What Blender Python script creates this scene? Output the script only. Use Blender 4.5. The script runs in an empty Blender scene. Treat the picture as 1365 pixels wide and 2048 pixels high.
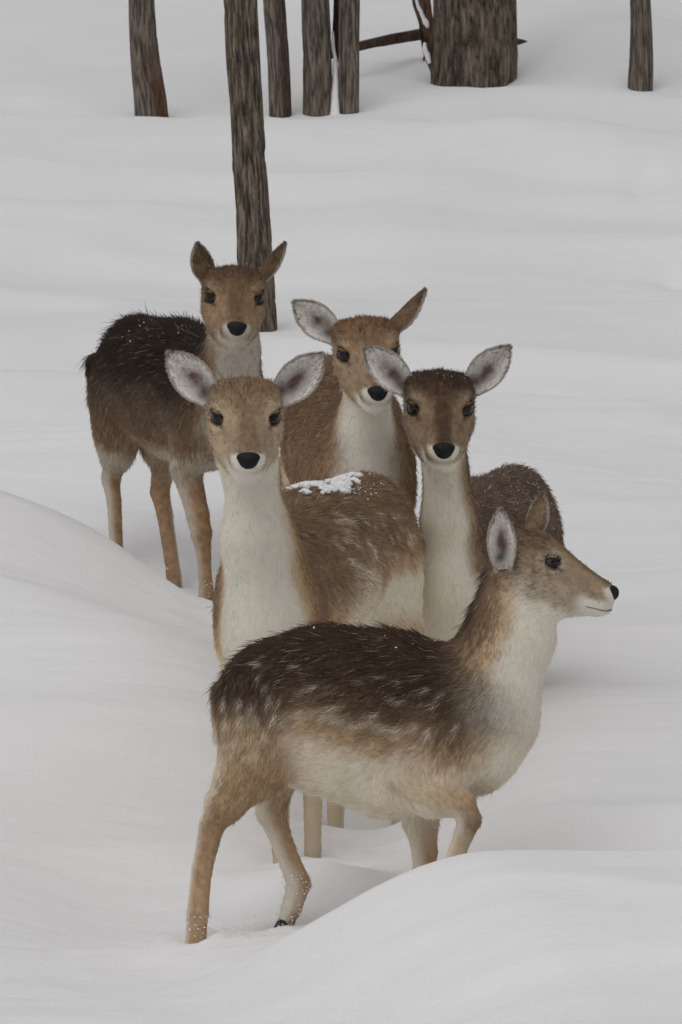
import bpy, math
import numpy as np
from mathutils import Vector

# ------------------------------------------------------------------ camera, sky, sun, exposure
scene = bpy.context.scene
scene.render.engine = 'CYCLES'
scene.render.resolution_x, scene.render.resolution_y = 682, 1024
scene.cycles.use_denoising = True
scene.cycles.max_bounces = 10
scene.cycles.diffuse_bounces = 8
scene.cycles.transmission_bounces = 8
scene.cycles_curves.shape = 'RIBBONS'
scene.cycles_curves.subdivisions = 2

F_PX = 15000.0                       # focal length in photograph pixels (1365 wide)
PITCH = math.radians(7.0)
CAM = np.array([0.0, -14.76, 2.664])
FWD = np.array([0.0, math.cos(PITCH), -math.sin(PITCH)])
RIGHT = np.array([1.0, 0.0, 0.0])
UP = np.cross(RIGHT, FWD)
SLOPE = 0.0659

cam_data = bpy.data.cameras.new('camera')
cam_data.sensor_fit = 'HORIZONTAL'
cam_data.sensor_width = 36.0
cam_data.lens = 36.0 * F_PX / 1365.0
cam_data.clip_start, cam_data.clip_end = 0.5, 2000.0
cam_data.dof.use_dof = True
cam_data.dof.focus_distance = 15.9
cam_data.dof.aperture_fstop = 64.0
cam = bpy.data.objects.new('camera', cam_data)
scene.collection.objects.link(cam)
cam.location = CAM
cam.rotation_euler = (math.radians(90) - PITCH, 0, 0)
scene.camera = cam

SUN_ELEV, SUN_AZ = math.radians(64), math.radians(-150)     # azimuth from +Y (away from camera), negative = to the left
world = bpy.data.worlds.new('World')
scene.world = world
world.use_nodes = True
wn = world.node_tree.nodes
wl = world.node_tree.links
wn.clear()
sky = wn.new('ShaderNodeTexSky')
sky.sky_type = 'NISHITA'
sky.sun_disc = False
sky.sun_elevation = SUN_ELEV
sky.sun_rotation = SUN_AZ
sky.air_density, sky.dust_density, sky.ozone_density = 1.0, 3.0, 1.0
hs = wn.new('ShaderNodeHueSaturation')
hs.inputs['Saturation'].default_value = 0.10          # an overcast: the blue is gone
bg = wn.new('ShaderNodeBackground')
bg.inputs['Strength'].default_value = 0.10
out = wn.new('ShaderNodeOutputWorld')
wl.new(sky.outputs[0], hs.inputs['Color'])
wl.new(hs.outputs[0], bg.inputs['Color'])
wl.new(bg.outputs[0], out.inputs['Surface'])

sun_data = bpy.data.lights.new('sun', 'SUN')
sun_data.energy = 0.6
sun_data.angle = math.radians(110)
sun_data.color = (1.0, 0.97, 0.93)
sun = bpy.data.objects.new('sun', sun_data)
scene.collection.objects.link(sun)
sd = Vector((math.sin(SUN_AZ) * math.cos(SUN_ELEV), math.cos(SUN_AZ) * math.cos(SUN_ELEV), math.sin(SUN_ELEV)))
sun.rotation_euler = (-sd).to_track_quat('-Z', 'Y').to_euler()

scene.view_settings.view_transform = 'Standard'
scene.view_settings.look = 'None'
scene.view_settings.gamma = 1.0
scene.view_settings.exposure = -0.18

# ------------------------------------------------------------------ helpers
rng = np.random.default_rng(7)
COL = scene.collection


def W(px, py, d):
    """world point seen at photograph pixel (px, py), d metres along the view axis"""
    return CAM + d * (FWD + (px - 682.5) / F_PX * RIGHT - (py - 1024.0) / F_PX * UP)


def cb(r, u, t):
    """direction from camera-right, camera-up and towards-camera components"""
    v = r * RIGHT + u * UP - t * FWD
    return v / np.linalg.norm(v)


def nrm(v):
    return v / (np.linalg.norm(v, axis=-1, keepdims=True) + 1e-9)


def ss(a, b, x):
    t = np.clip((x - a) / (b - a), 0, 1)
    return t * t * (3 - 2 * t)


def mix(a, b, t):
    t = np.asarray(t)[..., None]
    return np.asarray(a) * (1 - t) + np.asarray(b) * t


_tab = np.random.default_rng(3).random((32, 32, 32)).astype(np.float32)


def vnoise(p):
    """value noise in -1..1, p (N,3)"""
    i = np.floor(p).astype(np.int64)
    f = p - i
    f = f * f * (3 - 2 * f)
    i &= 31
    j = (i + 1) & 31
    x0, y0, z0 = i[:, 0], i[:, 1], i[:, 2]
    x1, y1, z1 = j[:, 0], j[:, 1], j[:, 2]
    fx, fy, fz = f[:, 0], f[:, 1], f[:, 2]
    a = (_tab[x0, y0, z0] * (1 - fx) + _tab[x1, y0, z0] * fx) * (1 - fy) + (_tab[x0, y1, z0] * (1 - fx) + _tab[x1, y1, z0] * fx) * fy
    b = (_tab[x0, y0, z1] * (1 - fx) + _tab[x1, y0, z1] * fx) * (1 - fy) + (_tab[x0, y1, z1] * (1 - fx) + _tab[x1, y1, z1] * fx) * fy
    return (a * (1 - fz) + b * fz) * 2 - 1


def fbm(p, n=3):
    v, a, s = 0, 1.0, 0
    for k in range(n):
        v = v + a * vnoise(p * 2 ** k + 11.3 * k)
        s += a
        a *= 0.5
    return v / s


def link(o, parent=None):
    COL.objects.link(o)
    if parent is not None:
        o.parent = parent
        pw, q = Vector((0, 0, 0)), parent
        while q is not None:
            pw = pw + q.location
            q = q.parent
        o.location = Vector(o.location) - pw
    return o


def tag(o, label=None, cat=None, group=None, kind=None):
    if label: o['label'] = label
    if cat: o['category'] = cat
    if group: o['group'] = group
    if kind: o['kind'] = kind
    return o


def mesh_obj(name, V, Fc, mat, parent=None, smooth=True, colors=None):
    me = bpy.data.meshes.new(name)
    V = np.asarray(V, dtype=np.float32)
    Fc = np.asarray(Fc, dtype=np.int32)
    n = Fc.shape[1]
    me.vertices.add(len(V))
    me.vertices.foreach_set('co', V.ravel())
    me.loops.add(Fc.size)
    me.loops.foreach_set('vertex_index', Fc.ravel())
    me.polygons.add(len(Fc))
    me.polygons.foreach_set('loop_start', np.arange(0, Fc.size, n, dtype=np.int32))
    me.polygons.foreach_set('loop_total', np.full(len(Fc), n, dtype=np.int32))
    me.polygons.foreach_set('use_smooth', np.full(len(Fc), smooth))
    me.update(calc_edges=True)
    me.validate()
    if colors is not None:
        at = me.attributes.new('coat', 'FLOAT_COLOR', 'POINT')
        c4 = np.ones((len(V), 4), np.float32)
        c4[:, :3] = colors
        at.data.foreach_set('color', c4.ravel())
    if mat is not None:
        me.materials.append(mat)
    o = bpy.data.objects.new(name, me)
    return link(o, parent)


def empty(name, loc):
    o = bpy.data.objects.new(name, None)
    o.empty_display_size = 0.1
    o.location = loc
    COL.objects.link(o)
    return o


def new_mat(name):
    m = bpy.data.materials.new(name)
    m.use_nodes = True
    nt = m.node_tree
    return m, nt, nt.nodes['Principled BSDF']


def noise_node(nt, scale, detail=4, rough=0.55, vec=None):
    n = nt.nodes.new('ShaderNodeTexNoise')
    n.inputs['Scale'].default_value = scale
    n.inputs['Detail'].default_value = detail
    n.inputs['Roughness'].default_value = rough
    if vec is not None:
        nt.links.new(vec, n.inputs['Vector'])
    return n


def ramp(nt, fac, stops):
    r = nt.nodes.new('ShaderNodeValToRGB')
    e = r.color_ramp.elements
    while len(e) < len(stops):
        e.new(0.5)
    for el, (p, c) in zip(e, stops):
        el.position = p
        el.color = (*c, 1)
    nt.links.new(fac, r.inputs['Fac'])
    return r


# ------------------------------------------------------------------ materials
def snow_material():
    m, nt, b = new_mat('snow')
    geo = nt.nodes.new('ShaderNodeNewGeometry')
    n1 = noise_node(nt, 1.3, 4, 0.5, geo.outputs['Position'])
    r = ramp(nt, n1.outputs['Fac'], [(0.3, (0.84, 0.83, 0.835)), (0.7, (0.88, 0.875, 0.88))])
    nt.links.new(r.outputs[0], b.inputs['Base Color'])
    b.inputs['Roughness'].default_value = 0.75
    b.inputs['Specular IOR Level'].default_value = 0.15
    mp = nt.nodes.new('ShaderNodeMapping')
    mp.inputs['Scale'].default_value = (0.55, 1.6, 1.0)
    mp.inputs['Rotation'].default_value = (0, 0, 0.25)
    nt.links.new(geo.outputs['Position'], mp.inputs['Vector'])
    n2 = noise_node(nt, 9, 6, 0.6, mp.outputs[0])
    n3 = noise_node(nt, 150, 3, 0.6, geo.outputs['Position'])
    b1 = nt.nodes.new('ShaderNodeBump'); b1.inputs['Strength'].default_value = 0.3; b1.inputs['Distance'].default_value = 0.02
    b2 = nt.nodes.new('ShaderNodeBump'); b2.inputs['Strength'].default_value = 0.5; b2.inputs['Distance'].default_value = 0.003
    nt.links.new(n2.outputs['Fac'], b1.inputs['Height'])
    nt.links.new(n3.outputs['Fac'], b2.inputs['Height'])
    nt.links.new(b1.outputs[0], b2.inputs['Normal'])
    nt.links.new(b2.outputs[0], b.inputs['Normal'])
    return m


def bark_material(name, c0, c1, c2):
    m, nt, b = new_mat(name)
    at = nt.nodes.new('ShaderNodeAttribute'); at.attribute_name = 'coat'
    tc = nt.nodes.new('ShaderNodeNewGeometry')
    mp = nt.nodes.new('ShaderNodeMapping'); mp.inputs['Scale'].default_value = (1, 1, 0.16)
    nt.links.new(tc.outputs['Position'], mp.inputs['Vector'])
    n = noise_node(nt, 90, 6, 0.7, mp.outputs[0])
    r = ramp(nt, n.outputs['Fac'], [(0.32, c0), (0.5, c1), (0.72, c2)])
    mx = nt.nodes.new('ShaderNodeMix'); mx.data_type = 'RGBA'; mx.blend_type = 'MULTIPLY'
    mx.inputs['Factor'].default_value = 1
    nt.links.new(r.outputs[0], mx.inputs['A'])
    nt.links.new(at.outputs['Color'], mx.inputs['B'])
    nt.links.new(mx.outputs['Result'], b.inputs['Base Color'])
    b.inputs['Roughness'].default_value = 0.9
    b.inputs['Specular IOR Level'].default_value = 0.15
    bp = nt.nodes.new('ShaderNodeBump'); bp.inputs['Strength'].default_value = 0.8; bp.inputs['Distance'].default_value = 0.008
    nt.links.new(n.outputs['Fac'], bp.inputs['Height'])
    nt.links.new(bp.outputs[0], b.inputs['Normal'])
    return m


def coat_material(name, rough=0.85, spec=0.1):
    m, nt, b = new_mat(name)
    at = nt.nodes.new('ShaderNodeAttribute'); at.attribute_name = 'coat'
    nt.links.new(at.outputs['Color'], b.inputs['Base Color'])
    b.inputs['Roughness'].default_value = rough
    b.inputs['Specular IOR Level'].default_value = spec
    return m


def plain_material(name, col, rough, spec=0.5, bump=None, coat=0.0):
    m, nt, b = new_mat(name)
    n = noise_node(nt, bump[0] if bump else 60, 4, 0.6)
    r = ramp(nt, n.outputs['Fac'], [(0.3, tuple(c * 0.8 for c in col)), (0.7, tuple(min(1, c * 1.2) for c in col))])
    tc = nt.nodes.new('ShaderNodeTexCoord')
    nt.links.new(tc.outputs['Object'], n.inputs['Vector'])
    nt.links.new(r.outputs[0], b.inputs['Base Color'])
    b.inputs['Roughness'].default_value = rough
    b.inputs['Specular IOR Level'].default_value = spec
    b.inputs['Coat Weight'].default_value = coat
    b.inputs['Coat Roughness'].default_value = 0.05
    if bump:
        bp = nt.nodes.new('ShaderNodeBump'); bp.inputs['Strength'].default_value = bump[1]; bp.inputs['Distance'].default_value = 0.002
        nt.links.new(n.outputs['Fac'], bp.inputs['Height'])
        nt.links.new(bp.outputs[0], b.inputs['Normal'])
    return m


def fur_material():
    m, nt, b = new_mat('fur')
    at = nt.nodes.new('ShaderNodeAttribute'); at.attribute_name = 'coat'
    nt.links.new(at.outputs['Color'], b.inputs['Base Color'])
    b.inputs['Roughness'].default_value = 0.55
    b.inputs['Specular IOR Level'].default_value = 0.25
    tr = nt.nodes.new('ShaderNodeBsdfTranslucent')       # hairs let light through
    nt.links.new(at.outputs['Color'], tr.inputs['Color'])
    mx = nt.nodes.new('ShaderNodeMixShader'); mx.inputs[0].default_value = 0.35
    nt.links.new(b.outputs[0], mx.inputs[1]); nt.links.new(tr.outputs[0], mx.inputs[2])
    nt.links.new(mx.outputs[0], nt.nodes['Material Output'].inputs['Surface'])
    return m


M_SNOW = snow_material()
M_BARK = bark_material('bark', (0.035, 0.028, 0.023), (0.15, 0.125, 0.10), (0.34, 0.29, 0.245))
M_BARK_GREY = bark_material('bark_grey', (0.07, 0.06, 0.053), (0.17, 0.145, 0.125), (0.29, 0.255, 0.225))
M_COAT = coat_material('coat')
M_FUR = fur_material()
M_NOSE = plain_material('nose_leather', (0.010, 0.009, 0.010), 0.5, 0.22, (700, 0.6))
M_IRIS = plain_material('eye_iris', (0.055, 0.040, 0.030), 0.18, 0.3)
M_PUPIL = plain_material('eye_pupil', (0.003, 0.003, 0.004), 0.10, 0.35)
M_LIP = plain_material('lip', (0.03, 0.024, 0.02), 0.7, 0.2)
M_HOOF = plain_material('hoof', (0.03, 0.026, 0.022), 0.6, 0.3)
M_WOOD = bark_material('branch_wood', (0.03, 0.022, 0.018), (0.085, 0.06, 0.045), (0.15, 0.11, 0.085))

# ------------------------------------------------------------------ snow ground
def plane_at(px, py):
    """x, y on the sloping base plane behind a photograph pixel"""
    dirv = FWD + (px - 682.5) / F_PX * RIGHT - (py - 1024.0) / F_PX * UP
    t = (SLOPE * CAM[1] - CAM[2]) / (dirv[2] - SLOPE * dirv[1])
    p = CAM + t * dirv
    return p[0], p[1]


def ground_z(x, y):
    x = np.asarray(x, float); y = np.asarray(y, float)
    sh = x.shape
    x = x.ravel(); y = y.ravel()
    z = SLOPE * y
    far = ss(40, 160, y)
    z = z * (1 - far) + (SLOPE * 60 + 0.02 * (y - 60)) * far
    near = ss(-3.0, -12.0, y)
    z = z + near * (-SLOPE * y * 0.6)
    P = np.stack([x, y, 0 * x], 1)
    # wind drifts: long low undulations with a steeper lee side
    wx = x + 0.5 * vnoise(P * 0.5 + 5)
    wy = y + 0.35 * vnoise(P * [0.45, 0.6, 1] + 9)
    ph = (wy * 0.62 + 0.16 * wx)
    saw = ph - np.floor(ph)
    drift = np.where(saw < 0.86, ss(0, 1.15, saw / 0.86), 1 - ss(0, 1, (saw - 0.86) / 0.14))
    amp = 0.055 * np.clip(0.55 + 0.9 * vnoise(P * 0.35 + 21), 0, 1.3) * ss(2.0, 4.5, y)
    z = z + drift * amp
    z = z + 0.045 * fbm(P * [0.55, 0.8, 1] + 2.2, 3)
    z = z + 0.008 * fbm(P * [2.2, 4.5, 1] + 7.7, 3) + 0.0022 * fbm(P * [9, 17, 1] + 1.7, 3)
    # crusted ridges and fine wind ripple
    Qr = P * [0.55, 1.25, 1] + 0.25 * np.stack([vnoise(P * 0.9 + 31), vnoise(P * 0.9 + 41), 0 * x], 1) + [0, 0.22, 0] * x[:, None] + 17
    z = z + 0.034 * (1 - np.abs(vnoise(Qr)) * 1.6) * ss(0.9, 2.2, y + 0.6 * np.abs(x)) + 0.012 * (1 - np.abs(vnoise(Qr * 2.3 + 4)) * 1.6)
    z = z + 0.0035 * (1 - 1.5 * np.abs(fbm(P * [2.6, 11, 1] + [0, 0.8, 0] * x[:, None] + 13, 2)))
    # drift on the left that hides the feet of the dark fawn
    cy = 3.42 + 0.35 * (x + 0.85) * -1.0 + 0.03 * np.sin(x * 5)
    hgt = 0.20 * (1 - ss(-0.95, -0.22, x)) + 0.02 * (1 - ss(-0.3, 0.0, x))
    dy = y - cy
    z = z + hgt * np.where(dy > 0, np.exp(-(dy / 0.24) ** 2), np.exp(-(dy / 1.0) ** 2))
    # second soft fold on that drift, nearer
    cy2 = 2.55 - 0.5 * (x + 0.7)
    z = z + 0.05 * (1 - ss(-0.5, -0.1, x)) * np.where(y > cy2, np.exp(-((y - cy2) / 0.18) ** 2), np.exp(-((y - cy2) / 0.6) ** 2))
    # low terrace left, above the hollow
    cy3 = 1.55 + 0.25 * (x + 0.5)
    z = z + 0.06 * (1 - ss(-0.35, 0.05, x)) * ss(-0.28, 0.12, y - cy3) * (1 - ss(0.5, 1.6, y - cy3))
    # hollow left of the walking fawn
    z = z - 0.11 * np.exp(-(((x + 0.42) / 0.33) ** 2 + ((y - 0.45) / 0.55) ** 2))
    # banks right of the trench
    rise = ss(-0.38, 0.30, x + 0.25 * np.minimum(y + 0.4, 0))
    trench_c = 0.08
    t = y - trench_c
    front = np.exp(-((np.minimum(t, 0) + 0.47 + 0.10 * ss(0.2, -0.25, x)) / 0.30) ** 2)
    front = np.where(t < -0.47 - 0.10 * ss(0.2, -0.25, x), np.maximum(front, 0.35 + 0.65 * np.exp(-((t + 0.5) / 0.9) ** 2)), front)
    z = z + 0.245 * rise * front * (t < 0)
    back = ss(0.15, 0.40, t) * (1 - ss(0.9, 2.6, t))
    z = z + 0.15 * ss(0.02, 0.5, x) * back
    # ledge beside the hind foot
    z = z + 0.05 * np.exp(-(((x - 0.02 + 0.6 * (y - 0.35)) / 0.10) ** 2 + ((y - 0.42) / 0.28) ** 2))
    # trodden lane where the herd stands
    z = z - 0.05 * np.exp(-((x - 0.08) / 0.30) ** 2) * ss(0.5, 0.9, y) * (1 - ss(3.2, 4.2, y))
    # broken edge low on the near bank
    z = z + 0.02 * ss(-0.02, 0.03, y + 1.02 + 0.12 * vnoise(P * [3.5, 1, 1] + 3) - 0.1 * x) * ss(0.05, 0.4, x) * np.exp(-((y + 0.9) / 0.4) ** 2)
    # snow ridge round the thick trunk, upper right
    bx, by = plane_at(1010, 150)
    z = z + 0.10 * np.exp(-(((x - bx - 0.35) / 0.35) ** 2 + ((y - by - 0.4) / 0.9) ** 2))
    # curved drift at the right, in the middle distance
    rr = np.sqrt(((x - 0.95) / 1.0) ** 2 + ((y - 9.0) / 2.3) ** 2)
    z = z + 0.04 * np.exp(-((rr - 0.8) / 0.2) ** 2) * ss(8.0, 10.0, y)
    # old prints, upper right
    for (qx, qy) in ((1300, 385), (1345, 560), (1275, 405)):
        gx, gy = plane_at(qx, qy)
        z = z - 0.022 * np.exp(-(((x - gx) / 0.05) ** 2 + ((y - gy) / 0.16) ** 2))
    # churned snow where the herd has waded
    ch = np.exp(-(((x + 0.22) / 0.20) ** 2 + ((y - 0.02) / 0.28) ** 2)) + 0.8 * np.exp(-(((x + 0.03) / 0.22) ** 2 + ((y - 0.85) / 0.35) ** 2)) + 0.7 * np.exp(-(((x + 0.30) / 0.2) ** 2 + ((y - 3.2) / 0.5) ** 2))
    ch = ch + 0.35 * np.exp(-(((x + 0.35) / 0.35) ** 2 + ((y + 0.25) / 0.4) ** 2))
    z = z + ch * (0.022 * fbm(P * [10, 8, 1] + 6, 3) + 0.012 * np.abs(fbm(P * [30, 24, 1] + 8, 3)))
    # the snow meets each leg where the photograph shows it
    for (fx, fy, fz, fr) in FOOTPADS:
        z = z + fz * np.exp(-((x - fx) ** 2 + (y - fy) ** 2) / fr ** 2)
    return z.reshape(sh)


FOOTPADS = []
def foot_pad(px, row, d, r=0.13):
    p = W(px, row, d)
    FOOTPADS.append((p[0], p[1], 0.0, r))
    FOOTPADS[-1] = (p[0], p[1], float(p[2] - ground_z(p[0], p[1])), r)


for _ in range(3):
    for a in ((388, 1868, 14.925, 0.15), (572, 1856, 15.075, 0.12), (626, 1715, 15.79, 0.14), (562, 1722, 15.77, 0.14), (672, 1674, 16.27, 0.14), (800, 1690, 16.35, 0.14),
              (236, 1140, 18.84, 0.18), (352, 1180, 18.62, 0.17), (414, 1222, 18.32, 0.17), (478, 1240, 18.27, 0.17)):
        foot_pad(*a)
    for (px_, row_) in ((520, 661), (304, 239), (560, 226), (637, 224), (697, 225), (947, 166), (1281, 177)):
        gx_, gy_ = plane_at(px_, row_)
        foot_pad(px_, row_, (np.array([gx_, gy_, SLOPE * gy_]) - CAM) @ FWD, 0.45)


def axis(lo, hi, step, reach, grow=1.12):
    a = list(np.arange(lo, hi + 1e-6, step))
    s = step
    while a[-1] < reach[1]:
        s *= grow
        a.append(a[-1] + s)
    s = step
    while a[0] > reach[0]:
        s *= grow
        a.insert(0, a[0] - s)
    return np.array(a)


gx = axis(-1.5, 1.5, 0.016, (-260, 260), 1.10)
gy = axis(-1.6, 5.2, 0.02, (-120, 320), 1.022)
X, Y = np.meshgrid(gx, gy)
Z = ground_z(X, Y)
# footprints pressed into the snow
FEET = []
for (q_, r_, d_) in ((W(388, 1866, 14.925), 0.042, 0.018), (W(572, 1856, 15.075), 0.040, 0.03), (W(626, 1715, 15.79), 0.036, 0.03), (W(672, 1674, 16.27), 0.036, 0.03),
                     (W(352, 1180, 18.62), 0.042, 0.03), (W(414, 1222, 18.32), 0.042, 0.03), (W(236, 1140, 18.84), 0.042, 0.03)):
    FEET.append((q_[0], q_[1], r_, d_))


def grid_faces(ny, nx):
    i = np.arange(ny * nx).reshape(ny, nx)
    return np.stack([i[:-1, :-1], i[:-1, 1:], i[1:, 1:], i[1:, :-1]], -1).reshape(-1, 4)


def build_ground():
    global Z
    for (fx, fy, r, dep) in FEET:
        q = np.sqrt((X - fx) ** 2 + ((Y - fy) / 1.35) ** 2) / r
        Z = Z - dep * np.exp(-q ** 4) + 0.18 * dep * np.exp(-((q - 1.45) / 0.3) ** 2)
    o = mesh_obj('ground', np.stack([X, Y, Z], -1).reshape(-1, 3), grid_faces(len(gy), len(gx)), M_SNOW)
    tag(o, 'deep white snow cover with wind drifts and a trodden trench', 'snow', kind='structure')


# ------------------------------------------------------------------ trees
def tube(path, radii, nseg, bark=0.0, seed=0, stretch=1.0):
    """tapered tube along path with furrowed bark relief; returns V, F, relief"""
    path = np.asarray(path, float); radii = np.asarray(radii, float)
    tan = nrm(np.gradient(path, axis=0))
    ref = np.array([0.0, 1.0, 0.0]) if abs(tan[0][1]) < 0.9 else np.array([1.0, 0, 0])
    s = nrm(np.cross(tan, ref)); u = np.cross(s, tan)
    th = np.linspace(0, 2 * np.pi, nseg, endpoint=False)
    ring = np.cos(th)[None, :, None] * s[:, None] + np.sin(th)[None, :, None] * u[:, None]
    L = np.concatenate([[0], np.cumsum(np.linalg.norm(np.diff(path, axis=0), axis=1))])
    rel = np.zeros((len(path), nseg))
    if bark:
        r0 = radii.mean()
        Q = np.stack([np.cos(th)[None] * r0 * 150 + 0 * L[:, None], np.sin(th)[None] * r0 * 150 + 0 * L[:, None], L[:, None] * 7 / stretch + 0 * th[None]], -1).reshape(-1, 3)
        Q = Q + 0.8 * np.stack([vnoise(Q * 0.5 + 3), vnoise(Q * 0.5 + 8), 0 * Q[:, 0]], 1) + seed * 3.7
        rel = np.minimum(1, np.abs(fbm(Q, 3)) * 4.2 + 0.05).reshape(rel.shape)
        lump = fbm(Q * [0.16, 0.16, 0.30] + 4, 2).reshape(rel.shape)
    rad = radii[:, None] + bark * (rel - 0.5) + (bark * 2.0 * lump if bark else 0)
    V = path[:, None] + ring * rad[..., None]
    n, m = len(path), nseg
    i = np.arange(n * m).reshape(n, m)
    j = np.roll(i, -1, axis=1)
    Fc = np.stack([i[:-1], j[:-1], j[1:], i[1:]], -1).reshape(-1, 4)
    return V.reshape(-1, 3), Fc, rel.ravel()


def resample(pts, n):
    pts = np.asarray(pts, float)
    t = np.concatenate([[0], np.cumsum(np.linalg.norm(np.diff(pts[:, :3], axis=0), axis=1))])
    q = np.linspace(0, t[-1], n)
    # smooth interpolation through the points
    out = np.stack([np.interp(q, t, pts[:, k]) for k in range(pts.shape[1])], 1)
    k = max(1, n // (len(pts) * 3))
    ker = np.ones(2 * k + 1) / (2 * k + 1)
    pad = np.pad(out, ((k, k), (0, 0)), mode='edge')
    sm = np.stack([np.convolve(pad[:, c], ker, 'valid') for c in range(out.shape[1])], 1)
    sm[0], sm[-1] = out[0], out[-1]
    return sm


def tree(base_px, outline, label, mat, height=7.5, seed=0, bark=0.006, patch=None, flare=0.0, base_row=None):
    """outline: list of (row, x_left, x_right) in photograph pixels, from base upward"""
    r = np.random.default_rng(100 + seed)
    gxb, gyb = plane_at(base_px[0], base_px[1])
    # distance of the trunk: where its foot meets the snow
    d = (np.array([gxb, gyb, SLOPE * gyb]) - CAM) @ FWD
    pts = []
    for (row, xl, xr) in outline:
        p = W((xl + xr) / 2, row, d)
        pts.append([*p, (xr - xl) / 2 * d / F_PX])
    pts = np.array(pts)
    pts[:, 1] = gyb + 0.0 * pts[:, 1]
    root = empty('bare_tree', (float(pts[0, 0]), float(gyb), float(ground_z(pts[0, 0], gyb))))
    low = pts[0].copy(); low[2] -= 0.45; low[3] *= 1.12
    dirv = (pts[-1, :3] - pts[0, :3]); dirv /= np.linalg.norm(dirv)
    tops = []
    cur = pts[-1].copy()
    for k in range(5):
        q = cur.copy()
        step = height / 5
        dirv = nrm(dirv + r.normal(0, 0.05, 3) * [1, 1, 0.2] + [0, 0, 0.06])
        q[:3] = cur[:3] + dirv * step
        q[3] = cur[3] * (0.84 - 0.05 * k)
        tops.append(q); cur = q
    allp = np.array([low, *pts, *tops])
    vis = resample(np.array([low, *pts, tops[0]]), 190)
    up = resample(np.array(tops), 40)
    full = np.concatenate([vis, up[1:]])
    V, Fc, rel = tube(full[:, :3], full[:, 3], 76, bark, seed)
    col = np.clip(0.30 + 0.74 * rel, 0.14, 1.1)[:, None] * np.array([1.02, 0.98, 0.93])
    hgt = V[:, 2] - pts[0, 2]
    if patch is not None:     # low tint on one side: bark-stripped wood on the leftmost tree only
        mk = ss(patch[1], patch[0], hgt + 0.12 * fbm(V * [9, 9, 4], 2)) * ss(-0.2, 0.35, (V[:, 0] - np.interp(V[:, 2], full[:, 2], full[:, 0])) / full[0, 3] * patch[2] + 0.2 * vnoise(V * 12))
        col = mix(col, np.array(patch[3]), mk * 0.85)
    tr = mesh_obj('trunk', V, Fc, mat, root, True, col)
    # bare winter crown above the frame
    VV, FF, off = [], [], 0
    def limb(p, dv, L, rad, depth):
        nonlocal off
        pp = [[*p, rad]]
        dcur = dv
        for k in range(4):
            dcur = nrm(dcur + r.normal(0, 0.16, 3) + [0, 0, 0.07])
            p = p + dcur * L / 4
            pp.append([*p, rad * (1 - 0.2 * (k + 1))])
        pp = np.array(pp)
        v, f, _ = tube(pp[:, :3], pp[:, 3], 6 if depth else 8)
        VV.append(v); FF.append(f + off); off += len(v)
        if depth < 3:
            for k in range(3 if depth < 2 else 2):
                at_ = pp[r.integers(1, 5)]
                limb(at_[:3], nrm(dcur + r.normal(0, 0.55, 3)), L * r.uniform(0.5, 0.72), at_[3] * 0.62, depth + 1)
    for k in range(9):
        q = up[int(6 + k * 33 / 9)]
        a = r.uniform(0, 6.28)
        limb(q[:3], nrm(np.array([math.cos(a), math.sin(a), 0.9])), height * r.uniform(0.16, 0.3), q[3] * 0.5, 0)
    cv = np.concatenate(VV)
    mesh_obj('crown', cv, np.concatenate(FF), mat, root, True, np.full((len(cv), 3), 0.8))
    tag(root, label, 'tree', 'bare trees standing in the snow')
    return root, d


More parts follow.
